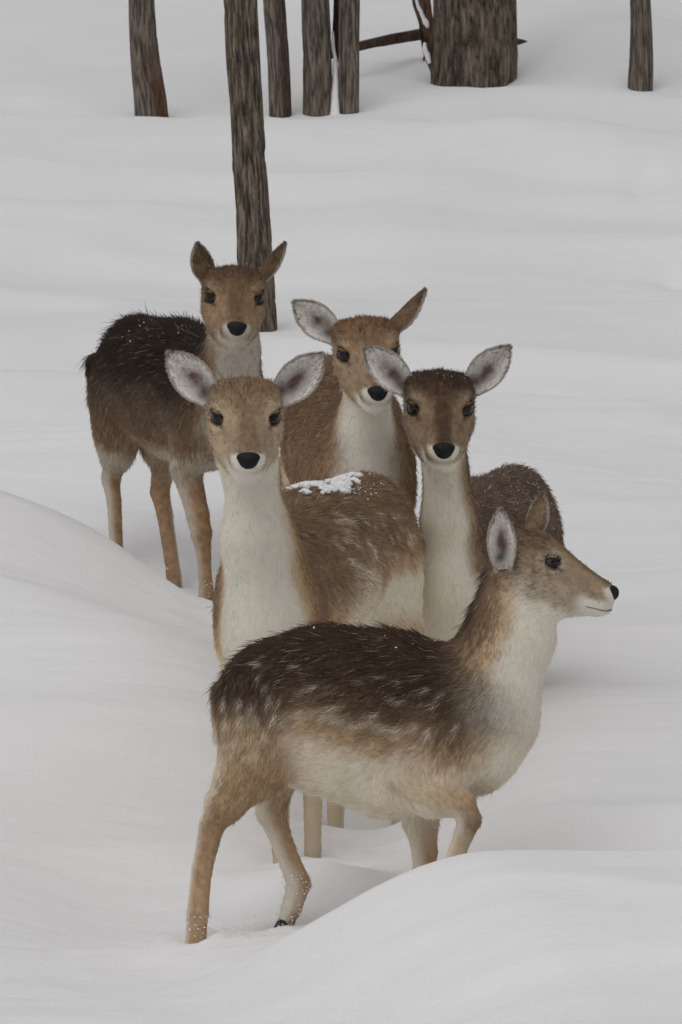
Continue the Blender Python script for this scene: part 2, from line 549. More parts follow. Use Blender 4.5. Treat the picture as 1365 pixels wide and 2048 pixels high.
TREES = {}
def build_trees():
    tree((520, 661), [(668, 486, 553), (500, 478, 545), (300, 465, 533), (285, 462, 531), (250, 468, 529), (120, 457, 521), (0, 452, 514), (-260, 440, 498)],
         'slender bare tree trunk rising directly behind the darkest fawn', M_BARK, 5.5, 1, 0.0075)
    tree((304, 239), [(246, 270, 340), (225, 269, 337), (150, 263, 324), (80, 260, 312), (0, 259, 307), (-250, 258, 303)],
         'bare tree with stripped reddish wood at its foot, leftmost of all the trunks', M_BARK_GREY, 6, 2, 0.004,
         patch=(0.05, 0.42, 1, (0.62, 0.36, 0.25)))
    tree((560, 226), [(232, 538, 583), (120, 537, 578), (0, 528, 569), (-250, 512, 552)],
         'thin dark tree trunk just left of the twin trunks', M_BARK_GREY, 6, 3, 0.004, patch=(0.3, 0.9, 1, (0.45, 0.33, 0.30)))  # right side tinted darker, fading out up the trunk
    _, d4 = tree((637, 224), [(230, 609, 667), (100, 606, 664), (0, 604, 660), (-250, 600, 652)],
         'grey trunk on the left of the twin pair split by a snowy gap', M_BARK_GREY, 6.5, 4, 0.004)
    _, d5 = tree((697, 225), [(231, 676, 719), (110, 677, 720), (0, 679, 720), (-250, 684, 722)],
         'narrow trunk on the right of the twin pair, touching the fallen branch', M_BARK_GREY, 6.5, 5, 0.004)
    tree((947, 166), [(172, 862, 1024), (150, 864, 1028), (100, 866, 1030), (0, 869, 1027), (-250, 874, 1018)],
         'thickest tree trunk with coarse furrowed bark at the top of the slope', M_BARK, 8, 6, 0.011)
    tree((1281, 177), [(183, 1256, 1306), (100, 1259, 1307), (60, 1262, 1307), (0, 1259, 1302), (-250, 1250, 1290)],
         'thin lone trunk, rightmost of all the trees', M_BARK_GREY, 6, 7, 0.004)

    # dead stub and wedge of snow between the twin trunks
    p0, p1 = W(671, 135, d4 + 0.02), W(676, -90, d4 + 0.05)
    path = resample(np.array([[*p0, 0.006], [*W(672, 90, d4 + 0.02), 0.014], [*p1, 0.012]]), 24)
    V, Fc, rel = tube(path[:, :3], path[:, 3], 14, 0.002, 3)
    o = mesh_obj('dead_stub', V, Fc, M_WOOD, None, True, np.full((len(V), 3), 0.45))
    tag(o, 'dark dead stub wedged between the twin trunks', 'dead branch')
    pts = []
    for (px, py, r) in ((671, 236, 13), (672, 190, 10), (672, 150, 7), (671, 118, 4), (667, 88, 3.5), (666, 62, 2)):
        pts.append([*W(px, py, d4 - 0.02), r * d4 / F_PX])
    path = resample(np.array(pts), 30)
    V, Fc, _ = tube(path[:, :3], path[:, 3], 16)
    V += 0.004 * np.stack([fbm(V * 40, 2), fbm(V * 40 + 9, 2), fbm(V * 40 + 5, 2)], 1)
    o = mesh_obj('snow_wedge', V, Fc, M_SNOW)
    tag(o, 'strip of packed snow lodged between the twin trunks', 'snow', kind='stuff')

    # fallen branch lying from the twin trunks behind the thick trunk
    d6 = 28.0
    pts = [(640, 116, 8, d6 - 0.3), (720, 91, 8.5, d6 - 0.1), (790, 76, 9.5, d6 + 0.1), (850, 66, 11, d6 + 0.25), (940, 78, 10, d6 + 0.28), (1030, 86, 10, d6 + 0.28), (1060, 92, 8, d6 + 0.28), (1085, 104, 5, d6 + 0.28)]
    path = resample(np.array([[*W(a, b, dd), r * dd / F_PX] for a, b, r, dd in pts]), 70)
    V, Fc, rel = tube(path[:, :3], path[:, 3], 16, 0.003, 8)
    root = empty('fallen_branch', tuple(path[0, :3]))
    mesh_obj('limb', V, Fc, M_WOOD, root, True, np.clip(0.5 + 0.6 * rel, 0.2, 1)[:, None] * np.array([1.0, 0.95, 0.92]))
    p0 = W(850, 66, d6 + 0.25)
    pth = resample(np.array([[*p0, 0.012], [*W(856, 95, d6 + 0.2), 0.008], [*W(848, 120, d6 + 0.16), 0.004]]), 14)
    V, Fc, rel = tube(pth[:, :3], pth[:, 3], 10, 0.002, 2)
    mesh_obj('twig', V, Fc, M_WOOD, root, True, np.full((len(V), 3), 0.7))
    tag(root, 'dark brown fallen branch lying across the snow behind the thick trunk', 'branch')

    # slab of split bark leaning on the thick trunk, with snow lodged on it
    d7 = 27.75
    outl = [(868, 158), (858, 135), (846, 105), (842, 80), (838, 45), (826, 10), (815, -60), (850, -60), (862, 0), (868, 50), (872, 100), (874, 158)]
    n = len(outl)
    V = [W(a, b, d7 + 0.03 * math.sin(b * 0.06)) for a, b in outl] + [W(a, b, d7 + 0.06 + 0.03 * math.sin(b * 0.06)) for a, b in outl]
    me = bpy.data.meshes.new('bark_slab')
    me.from_pydata([tuple(v) for v in V], [], [tuple(range(n)), tuple(range(2 * n - 1, n - 1, -1))] + [(k, k + n, (k + 1) % n + n, (k + 1) % n) for k in range(n)])
    at_ = me.attributes.new('coat', 'FLOAT_COLOR', 'POINT')
    at_.data.foreach_set('color', np.tile([1.3, 1.15, 1.05, 1.0], 2 * n).astype(np.float32))
    me.materials.append(M_WOOD)
    o = link(bpy.data.objects.new('bark_slab', me))
    tag(o, 'split slab of bark leaning against the thick trunk', 'bark')
    for (rows, lab) in ((((861, 126, 4), (855, 110, 6), (849, 96, 5), (850, 84, 3)), 'small snow lump on the bark slab below the fallen branch'),
                        (((856, 54, 3), (853, 46, 6), (846, 32, 4), (838, 14, 3), (832, -6, 3)), 'small snow lump on the bark slab above the fallen branch')):
        path = resample(np.array([[*W(a, b, d7 - 0.02), r * d7 / F_PX] for a, b, r in rows]), 18)
        V, Fc, _ = tube(path[:, :3], path[:, 3], 12)
        V += 0.004 * np.stack([fbm(V * 50, 2), fbm(V * 50 + 9, 2), fbm(V * 50 + 5, 2)], 1)
        o = mesh_obj('snow_lump', V, Fc, M_SNOW)
        tag(o, lab, 'snow', kind='stuff')

# ------------------------------------------------------------------ deer: implicit body surface
BODY_H = 0.0052


def seg(p1, p2, ab1, ab2, up, tagname, k=0.03, comb=None, **kw):
    """tapered elliptical limb piece from p1 to p2; a is the half-height along 'up', b the half-width across"""
    p1 = np.asarray(p1, float); p2 = np.asarray(p2, float)
    ax = p2 - p1
    L = np.linalg.norm(ax)
    if L < 1e-4:
        ax = np.array([1e-4, 0, 0]); L = 1e-4
    e = ax / L
    up = np.asarray(up, float)
    u = nrm(up - e * (up @ e))
    v = np.cross(e, u)
    return dict(p=p1, e=e, L=L, u=u, v=v, a=(ab1[0], ab2[0]), b=(ab1[1], ab2[1]), tag=tagname, k=k,
                comb=nrm(np.asarray(comb, float)) if comb is not None else e, kw=kw)


def ell(c, R, r, tagname, k=0.02, comb=None, **kw):
    """ellipsoid with axes R columns, radii r"""
    return dict(c=np.asarray(c, float), R=np.asarray(R, float), r=np.asarray(r, float), tag=tagname, k=k, comb=nrm(np.asarray(comb, float)), kw=kw)


def sdf(pr, P):
    """approximate signed distance and local coordinates (h, up, side)"""
    if 'c' in pr:
        q = (P - pr['c']) @ pr['R'] / pr['r']
        n = np.sqrt((q * q).sum(-1)) + 1e-6
        g = np.sqrt(((q / pr['r']) ** 2).sum(-1)) + 1e-6
        return n * (n - 1) / g, q[..., 0], q[..., 2], q[..., 1]
    d = P - pr['p']
    t = d @ pr['e']
    h = np.clip(t / pr['L'], 0, 1)
    a = pr['a'][0] + (pr['a'][1] - pr['a'][0]) * h
    b = pr['b'][0] + (pr['b'][1] - pr['b'][0]) * h
    qx = t - h * pr['L']
    qu = d @ pr['u']; qv = d @ pr['v']
    c = (a + b) * 0.5
    U, Vv, Xx = qu / a, qv / b, qx / c
    n = np.sqrt(U * U + Vv * Vv + Xx * Xx) + 1e-6
    g = np.sqrt((U / a) ** 2 + (Vv / b) ** 2 + (Xx / c) ** 2) + 1e-6
    return n * (n - 1) / g, h, U, Vv


def bounds(pr):
    if 'c' in pr:
        r = pr['r'].max()
        return pr['c'] - r, pr['c'] + r
    p2 = pr['p'] + pr['e'] * pr['L']
    r = max(*pr['a'], *pr['b'])
    return np.minimum(pr['p'], p2) - r, np.maximum(pr['p'], p2) + r


def surface_nets(Fd, org, h):
    S = Fd < 0
    nx, ny, nz = Fd.shape
    cnt = np.zeros((nx - 1, ny - 1, nz - 1), np.int8)
    for i in (0, 1):
        for j in (0, 1):
            for k in (0, 1):
                cnt += S[i:nx - 1 + i, j:ny - 1 + j, k:nz - 1 + k]
    act = (cnt > 0) & (cnt < 8)
    idx = np.full(act.shape, -1, np.int64)
    cells = np.argwhere(act)
    idx[act] = np.arange(len(cells))
    acc = np.zeros((len(cells), 3)); num = np.zeros(len(cells))
    ci, cj, ck = cells.T
    corners = [(i, j, k) for i in (0, 1) for j in (0, 1) for k in (0, 1)]
    for a in corners:
        for ax in range(3):
            if a[ax]: continue
            b = list(a); b[ax] = 1
            fa = Fd[ci + a[0], cj + a[1], ck + a[2]]
            fb = Fd[ci + b[0], cj + b[1], ck + b[2]]
            m = (fa < 0) != (fb < 0)
            t = np.where(m, fa / np.where(m, fa - fb, 1), 0)
            p = np.tile(np.array(a, float), (len(cells), 1))
            p[:, ax] = t
            acc[m] += p[m]; num[m] += 1
    V = org + h * (cells + acc / num[:, None])
    faces = []
    for ax in range(3):
        sl0 = [slice(None)] * 3; sl1 = [slice(None)] * 3
        sl0[ax] = slice(0, -1); sl1[ax] = slice(1, None)
        cross = S[tuple(sl0)] != S[tuple(sl1)]
        e = np.argwhere(cross)
        o1, o2 = (ax + 1) % 3, (ax + 2) % 3
        ok = (e[:, o1] > 0) & (e[:, o2] > 0) & (e[:, o1] < Fd.shape[o1] - 1) & (e[:, o2] < Fd.shape[o2] - 1)
        e = e[ok]
        inside = S[tuple(e.T)]
        q = []
        for (s1, s2) in ((-1, -1), (0, -1), (0, 0), (-1, 0)):
            c = e.copy(); c[:, o1] += s1; c[:, o2] += s2
            q.append(idx[tuple(c.T)])
        q = np.stack(q, 1)
        q[~inside] = q[~inside][:, ::-1]
        faces.append(q)
    return V, np.concatenate(faces)


def blend_field(prims, h, pad=0.03, carve=()):
    lo = np.min([bounds(p)[0] for p in prims], 0) - pad
    hi = np.max([bounds(p)[1] for p in prims], 0) + pad
    n = np.ceil((hi - lo) / h).astype(int) + 1
    Fd = np.full(n, 0.5, np.float32)
    axs = [lo[i] + h * np.arange(n[i]) for i in range(3)]

    def sub(p, extra):
        b0, b1 = bounds(p)
        i0 = np.maximum(np.floor((b0 - extra - lo) / h).astype(int), 0)
        i1 = np.minimum(np.ceil((b1 + extra - lo) / h).astype(int) + 1, n)
        sl = tuple(slice(a, b) for a, b in zip(i0, i1))
        G = np.stack(np.meshgrid(*[axs[i][sl[i]] for i in range(3)], indexing='ij'), -1)
        return sl, sdf(p, G)[0].astype(np.float32)
    for p in prims:
        sl, d = sub(p, p['k'] + 0.02)
        cur = Fd[sl]
        k = p['k']
        m = np.maximum(k - np.abs(cur - d), 0) / k
        Fd[sl] = np.minimum(cur, d) - m * m * k * 0.25
    for p in carve:
        sl, d = sub(p, p['k'] + 0.02)
        cur = Fd[sl]
        k = p['k']
        m = np.maximum(k - np.abs(cur + d), 0) / k
        Fd[sl] = np.maximum(cur, -d) + m * m * k * 0.25
    return Fd, lo


def vertex_normals(V, Q):
    N = np.zeros_like(V)
    fn = np.cross(V[Q[:, 2]] - V[Q[:, 0]], V[Q[:, 3]] - V[Q[:, 1]])
    for k in range(4):
        np.add.at(N, Q[:, k], fn)
    return nrm(N)


def smooth_mesh(V, Q, it=2, f=0.5):
    for _ in range(it):
        A = np.zeros_like(V); c = np.zeros(len(V))
        for k in range(4):
            np.add.at(A, Q[:, k], V[Q[:, (k + 1) % 4]]); np.add.at(c, Q[:, k], 1)
            np.add.at(A, Q[:, k], V[Q[:, (k - 1) % 4]]); np.add.at(c, Q[:, k], 1)
        V = V * (1 - f) + f * A / c[:, None]
    return V


def L(*c):
    """sRGB 0-255 of the coat itself to linear"""
    c = np.array(c) / 255.0
    g = 0.3 * c[0] + 0.55 * c[1] + 0.15 * c[2]
    c = g + (c - g) * 0.90
    return np.where(c <= 0.04045, c / 12.92, ((c + 0.055) / 1.055) ** 2.4)


# ------------------------------------------------------------------ coat colours
class Coat:
    dark = L(84, 66, 52)       # along the back
    mid = L(138, 110, 82)      # flank
    warm = L(190, 154, 112)    # lower flank, legs
    pale = L(234, 222, 200)    # belly
    white = L(238, 232, 218)   # throat
    face = L(150, 120, 88)
    brow = L(120, 92, 66)
    crown = L(118, 92, 68)
    grey = L(176, 160, 140)
    ear_back = L(128, 102, 78)
    leg = L(186, 152, 114)
    spots = 0
    line = (0.15, -0.45)       # heights (in torso units) where dark ends and belly begins
    neck_white = 0.0           # how far the white throat reaches round the neck


EYE = (19, 48, 22)


def head_frame(yaw, pitch, roll):
    """yaw 0 faces the camera, positive turns to picture right; pitch positive is nose down"""
    y, p, r = map(math.radians, (yaw, pitch, roll))
    f = cb(math.sin(y) * math.cos(p), -math.sin(p), math.cos(y) * math.cos(p))
    s = nrm(np.cross(UP, f))             # deer's left
    u = np.cross(f, s)
    s2 = s * math.cos(r) + u * math.sin(r)
    u2 = np.cross(f, s2)
    return np.stack([f, s2, u2], 1)


def head_prims(O, R, s):
    def w(x, y, z): return O + R @ (np.array([x, y, z]) * s * 0.001)
    f, l, u = R.T
    back = -f
    pr = []
    def E(x, y, z, rx, ry, rz, k=0.02):
        pr.append(ell(w(x, y, z), R, np.array([rx, ry, rz]) * s * 0.001, 'head', k * s, back))
    def S(a, b, ra, rb, k=0.02):
        pr.append(seg(w(*a), w(*b), np.array(ra) * s * 0.001, np.array(rb) * s * 0.001, u, 'head', k * s, back))
    E(-34, 0, 22, 60, 56, 47, 0.02)                 # cranium
    E(-6, 0, 16, 50, 60, 44, 0.025)                 # brow
    E(4, 0, -32, 60, 53, 52, 0.03)                  # jaw
    S((36, 0, 0), (120, 0, -12), (48, 33), (25, 27), 0.022)   # muzzle
    S((54, 0, -42), (124, 0, -37), (32, 39), (18, 24), 0.022)  # lower jaw
    E(119, 0, -13, 23, 30, 21, 0.012)               # nose end
    for sg in (-1, 1):
        S((-10, 53 * sg, 45), (28, 40 * sg, 42), (9, 9), (6, 7), 0.012)   # brow ridge
        S((8, 50 * sg, -10), (60, 36 * sg, -24), (12, 10), (12, 10), 0.02)  # cheek
        E(-52, 40 * sg, 36, 22, 18, 22, 0.02)       # ear root
    return pr


def coat_colour(deer, P, wgt, loc):
    """P points, wgt (N, prims) weights, loc list of (h,u,v) per prim"""
    C = deer['coat']
    N = len(P)
    col = np.zeros((N, 3)); length = np.zeros(N); tot = np.zeros(N) + 1e-9
    comb = np.zeros((N, 3)); lift = np.zeros(N)
    n1 = fbm(P * 14 + deer['seed'], 3)
    n2 = fbm(P * 45 + deer['seed'], 2)
    n3 = fbm(P * 6 + deer['seed'] + 5, 2)
    tu, tw = np.zeros(N), np.zeros(N) + 1e-9
    for i, pr in enumerate(deer['prims']):
        if pr['tag'] == 'torso':
            dd_ = np.exp(-np.abs(sdf(pr, P)[0]) / 0.03) + 1e-6
            tu += dd_ * loc[i][1]; tw += dd_
    tu = np.clip(tu / tw, -1.8, 1.2)
    for i, pr in enumerate(deer['prims']):
        w_ = wgt[:, i]
        m = w_ > 0.004
        if not m.any(): continue
        h, u, v = (q[m] for q in loc[i])
        t = pr['tag']
        a1, a2 = n1[m], n2[m]
        if t in ('torso', 'rump', 'shoulder'):
            el = tu[m]
            z = el + 0.22 * a1 + 0.08 * a2 + pr['kw'].get('shift', 0)
            z = np.maximum(z, pr['kw'].get('lo', -9))
            c = mix(C.pale, C.warm, ss(C.line[1] - 0.3, C.line[1], z))
            c = mix(c, C.mid, ss(C.line[1] - 0.05, C.line[1] + 0.4, z))
            c = mix(c, C.dark, ss(C.line[0] - 0.25, C.line[0] + 0.5, z))
            ln = 0.024 + 0.006 * ss(0.3, 0.9, el); lf = 0.14 + 0.0 * h
        elif t == 'neck':
            nn = np.sqrt(u * u + v * v) + 1e-6
            el = u / nn + 0.16 * a1 + 0.06 * a2 - pr['kw'].get('nw', C.neck_white)
            c = mix(C.white, C.warm, ss(-0.25, 0.2, el))
            c = mix(c, C.mid, ss(0.12, 0.6, el))
            c = mix(c, C.dark, ss(0.6, 0.95, el))
            ln = 0.016 + 0.008 * ss(0.1, 0.6, el); lf = 0.13 + 0 * h
        elif t == 'leg':
            kw = pr['kw']
            c = mix(kw.get('c1', C.leg), kw.get('c2', C.leg), h)
            sd_ = u * kw.get('iu', 0) + v * kw.get('iv', 0)
            c = mix(c, kw.get('inner', C.pale), ss(-0.1, 0.75, sd_ + 0.15 * a1) * kw.get('amount', 0.8))
            ln = kw.get('len', 0.010) + 0 * h; lf = 0.16 + 0 * h
        else:
            H = (P[m] - deer['O']) @ deer['R'] / (deer['hs'] * 0.001)
            x, y, z = H.T
            ya = np.abs(y)
            q1 = 8 * a1
            c = np.tile(C.face, (len(x), 1))
            c = mix(c, C.brow, ss(10, 45, z + q1) * ss(60, 20, x) )                      # forehead
            c = mix(c, C.crown, ss(40, 75, z + q1 - 0.25 * x))
            c = mix(c, C.brow * 0.9, ss(24, 8, ya + q1) * ss(15, 50, x) * ss(-8, 6, z) * 0.9)   # nose bridge
            c = mix(c, C.warm, np.exp(-((x - 26) / 20) ** 2 - ((ya - 36) / 14) ** 2 - ((z - 40) / 13) ** 2) * 0.6)   # spot above eye
            c = mix(c, C.pale, np.exp(-((x - 10) / 26) ** 2 - ((ya - 46) / 10) ** 2 - ((z - 46) / 6) ** 2) * 0.25)     # brow stripe
            c = mix(c, C.grey, ss(4, -30, z + q1) * ss(24, 44, ya + 0.3 * x) * ss(110, 60, x) * 0.85)                         # cheek
            c = mix(c, C.pale, ss(-44, -68, z + q1 * 1.2 + 0.1 * x))                         # jaw
            c = mix(c, C.white, ss(-20, -34, z + 0.6 * q1) * ss(62, 104, x))               # chin
            on_ = np.sqrt(((x - 139) / 21) ** 2 + (y / 24) ** 2 + ((z + 5) / 15) ** 2)
            c = mix(c, C.white, ss(1.55, 1.05, on_ + 0.03 * q1 + 0.7 * ss(-4, 8, z) - 0.35 * ss(-14, -34, z)) * ss(108, 126, x - 20 * ss(-10, -20, z) + 20 * ss(-10, -20, z) * 2))                 # pale ring round the nose
            # dark lids round the eye, pale ring outside
            de = np.sqrt((x - EYE[0]) ** 2 + (ya - EYE[1]) ** 2 + (z - EYE[2]) ** 2 * 1.7)
            c = mix(c, np.minimum(C.grey * 1.2, 0.8), ss(36, 24, de) * 0.7)
            c = mix(c, L(40, 32, 28), ss(20.5, 16, de))
            c = mix(c, L(70, 54, 42), np.exp(-((x - 38) / 8) ** 2 - ((ya - 40) / 8) ** 2 - ((z - 12) / 5) ** 2) * 0.8)   # tear pit
            ln = 0.0085 + 0.005 * ss(60, 0, x) + 0.004 * ss(-30, -70, z) + 0.004 * ss(50, 80, z)
            ln = ln * deer['hs']; lf = 0.28 + 0.14 * ss(50, 90, z)
        col[m] += c * w_[m, None]
        length[m] += ln * w_[m]; lift[m] += lf * w_[m]
        comb[m] += pr['comb'] * w_[m, None]
        tot[m] += w_[m]
    col /= tot[:, None]; length /= tot; lift /= tot
    return np.clip(col, 0.003, 0.95), nrm(comb), length * deer.get('fluff', 1.0), lift, n1, n2, n3


def weights(deer, P):
    D = []; loc = []
    for pr in deer['prims']:
        d, h, u, v = sdf(pr, P)
        D.append(d); loc.append((h, u, v))
    D = np.stack(D, 1)
    D = D - D.min(1, keepdims=True)
    W_ = np.exp(-D / 0.012)
    return W_ / W_.sum(1, keepdims=True), loc


def sample_surface(V, Q, n, r):
    A, B, Cc, Dd = V[Q[:, 0]], V[Q[:, 1]], V[Q[:, 2]], V[Q[:, 3]]
    area = np.linalg.norm(np.cross(Cc - A, Dd - B), axis=1)
    f = r.choice(len(Q), n, p=area / area.sum())
    s, t = r.random((2, n, 1))
    return (A[f] * (1 - s) + B[f] * s) * (1 - t) + (Dd[f] * (1 - s) + Cc[f] * s) * t, f


def make_curves(name, pts, rad, col, parent):
    n, k, _ = pts.shape
    cu = bpy.data.hair_curves.new(name)
    cu.add_curves([k] * n)
    cu.attributes['position'].data.foreach_set('vector', pts.astype(np.float32).ravel())
    ra = cu.attributes.get('radius') or cu.attributes.new('radius', 'FLOAT', 'POINT')
    ra.data.foreach_set('value', rad.astype(np.float32).ravel())
    ca = cu.attributes.new('coat', 'FLOAT_COLOR', 'CURVE')
    c4 = np.ones((n, 4), np.float32); c4[:, :3] = col
    ca.data.foreach_set('color', c4.ravel())
    cu.materials.append(M_FUR)
    o = bpy.data.objects.new(name, cu)
    return link(o, parent)


def strands(P, N, T, ln, lift, r, bend=0.5):
    """4-point strands from roots P"""
    n = len(P)
    T = T - N * (T * N).sum(1, keepdims=True)
    T = nrm(T)
    T = nrm(T + r.normal(0, 0.16, (n, 3)))
    lf = lift[:, None] * r.uniform(0.5, 1.5, (n, 1))
    ln = (ln * r.uniform(0.65, 1.2, n))[:, None]
    s = np.array([0, 0.34, 0.68, 1.0])
    out = np.zeros((n, 4, 3))
    wob = r.normal(0, 0.05, (n, 3))
    for j, q in enumerate(s):
        out[:, j] = P + ln * (T * q * (1 - 0.3 * lf) + N * lf * (q - bend * q * q) + wob * q * q) - N * 0.0015
    return out


def ear_mesh(base, axis_, face, Lm, Wm, cup=0.9, fold=0.0):
    """cupped leaf-shaped ear; returns V, Q, inner mask, params"""
    a = nrm(axis_); f = nrm(face - a * (face @ a)); s = np.cross(a, f)
    nt, ns = 22, 15
    t = np.linspace(0, 1, nt); q = np.linspace(-1, 1, ns)
    T, S = np.meshgrid(t, q, indexing='ij')
    prof = np.interp(t, [0, .12, .3, .5, .7, .85, .94, 1], [.50, .66, .92, 1.0, .84, .56, .33, .05])
    prof = np.convolve(np.pad(prof, 1, mode='edge'), [.25, .5, .25], 'valid')
    ang_max = np.interp(t, [0, .2, .5, 1], [2.1, 1.35, 0.85, 0.35]) * cup
    ang = S * ang_max[:, None]
    rad = (prof * Wm / np.sin(np.minimum(ang_max, 1.45)))[:, None]
    x = rad * np.sin(ang)
    dep = rad * (1 - np.cos(ang))
    bendb = -0.10 * Lm * T ** 2                     # tip curves back
    mid = base + a * 0
    V1 = mid + T[..., None] * Lm * a + x[..., None] * s + (dep + bendb - 0.010)[..., None] * f
    th = 0.0035 * (1 - 0.6 * np.abs(S) ** 3) * (1 - 0.4 * T)
    # outer shell pushed along the local back normal
    du = np.gradient(V1, axis=0); dv = np.gradient(V1, axis=1)
    nn = nrm(np.cross(du, dv))
    nn *= np.sign((nn * f).sum(-1).mean())
    V2 = V1 - nn * th[..., None]
    i = np.arange(nt * ns).reshape(nt, ns)
    q1 = np.stack([i[:-1, :-1], i[:-1, 1:], i[1:, 1:], i[1:, :-1]], -1).reshape(-1, 4)
    V = np.concatenate([V1.reshape(-1, 3), V2.reshape(-1, 3)])
    n = nt * ns
    q2 = q1[:, ::-1] + n
    ring = np.concatenate([i[:, 0], i[-1, 1:], i[-2::-1, -1], i[0, -2:0:-1]])
    r2 = np.roll(ring, -1)
    q3 = np.stack([ring, ring + n, r2 + n, r2], 1)
    Tf = np.concatenate([T.ravel(), T.ravel()]); Sf = np.concatenate([S.ravel(), S.ravel()])
    inner = np.concatenate([np.ones(n, bool), np.zeros(n, bool)])
    fn = np.cross(V[q1[:, 2]] - V[q1[:, 0]], V[q1[:, 3]] - V[q1[:, 1]])
    if (fn.mean(0) @ f) < 0:
        q1, q2, q3 = q1[:, ::-1], q2[:, ::-1], q3[:, ::-1]
    return V, q1, q2, q3, Tf, Sf, inner, a, s, f


def ear_colour(C, T, S, inner, P):
    n = fbm(P * 60, 2)
    rim = np.abs(S) ** 1.0
    ci = mix(L(206, 200, 192), L(232, 228, 222), ss(0.45, 0.95, rim + 0.2 * n))
    ci = mix(ci, L(96, 64, 54), np.clip(np.exp(-((T - 0.44) / 0.22) ** 2 - ((S - 0.05) / 0.36) ** 2) * (1.1 + 1.0 * n), 0, 0.95))
    ci = mix(ci, L(70, 58, 52), np.exp(-((T - 0.20) / 0.09) ** 2 - ((S + 0.15) / 0.35) ** 2) * 0.85)
    ci = mix(ci, L(120, 112, 106), ss(0.1, 0.5, n) * ss(0.8, 0.3, rim) * 0.25)
    ci = mix(ci, L(130, 110, 90), ss(0.9, 1.0, rim) * 0.35)
    co = mix(C.ear_back, C.ear_back * 0.6, ss(-0.1, 0.6, n + 0.3 * T))
    co = mix(co, L(200, 190, 176), ss(0.86, 1.0, rim) * 0.7)
    return np.where(inner[:, None], ci, co)


DEER = []


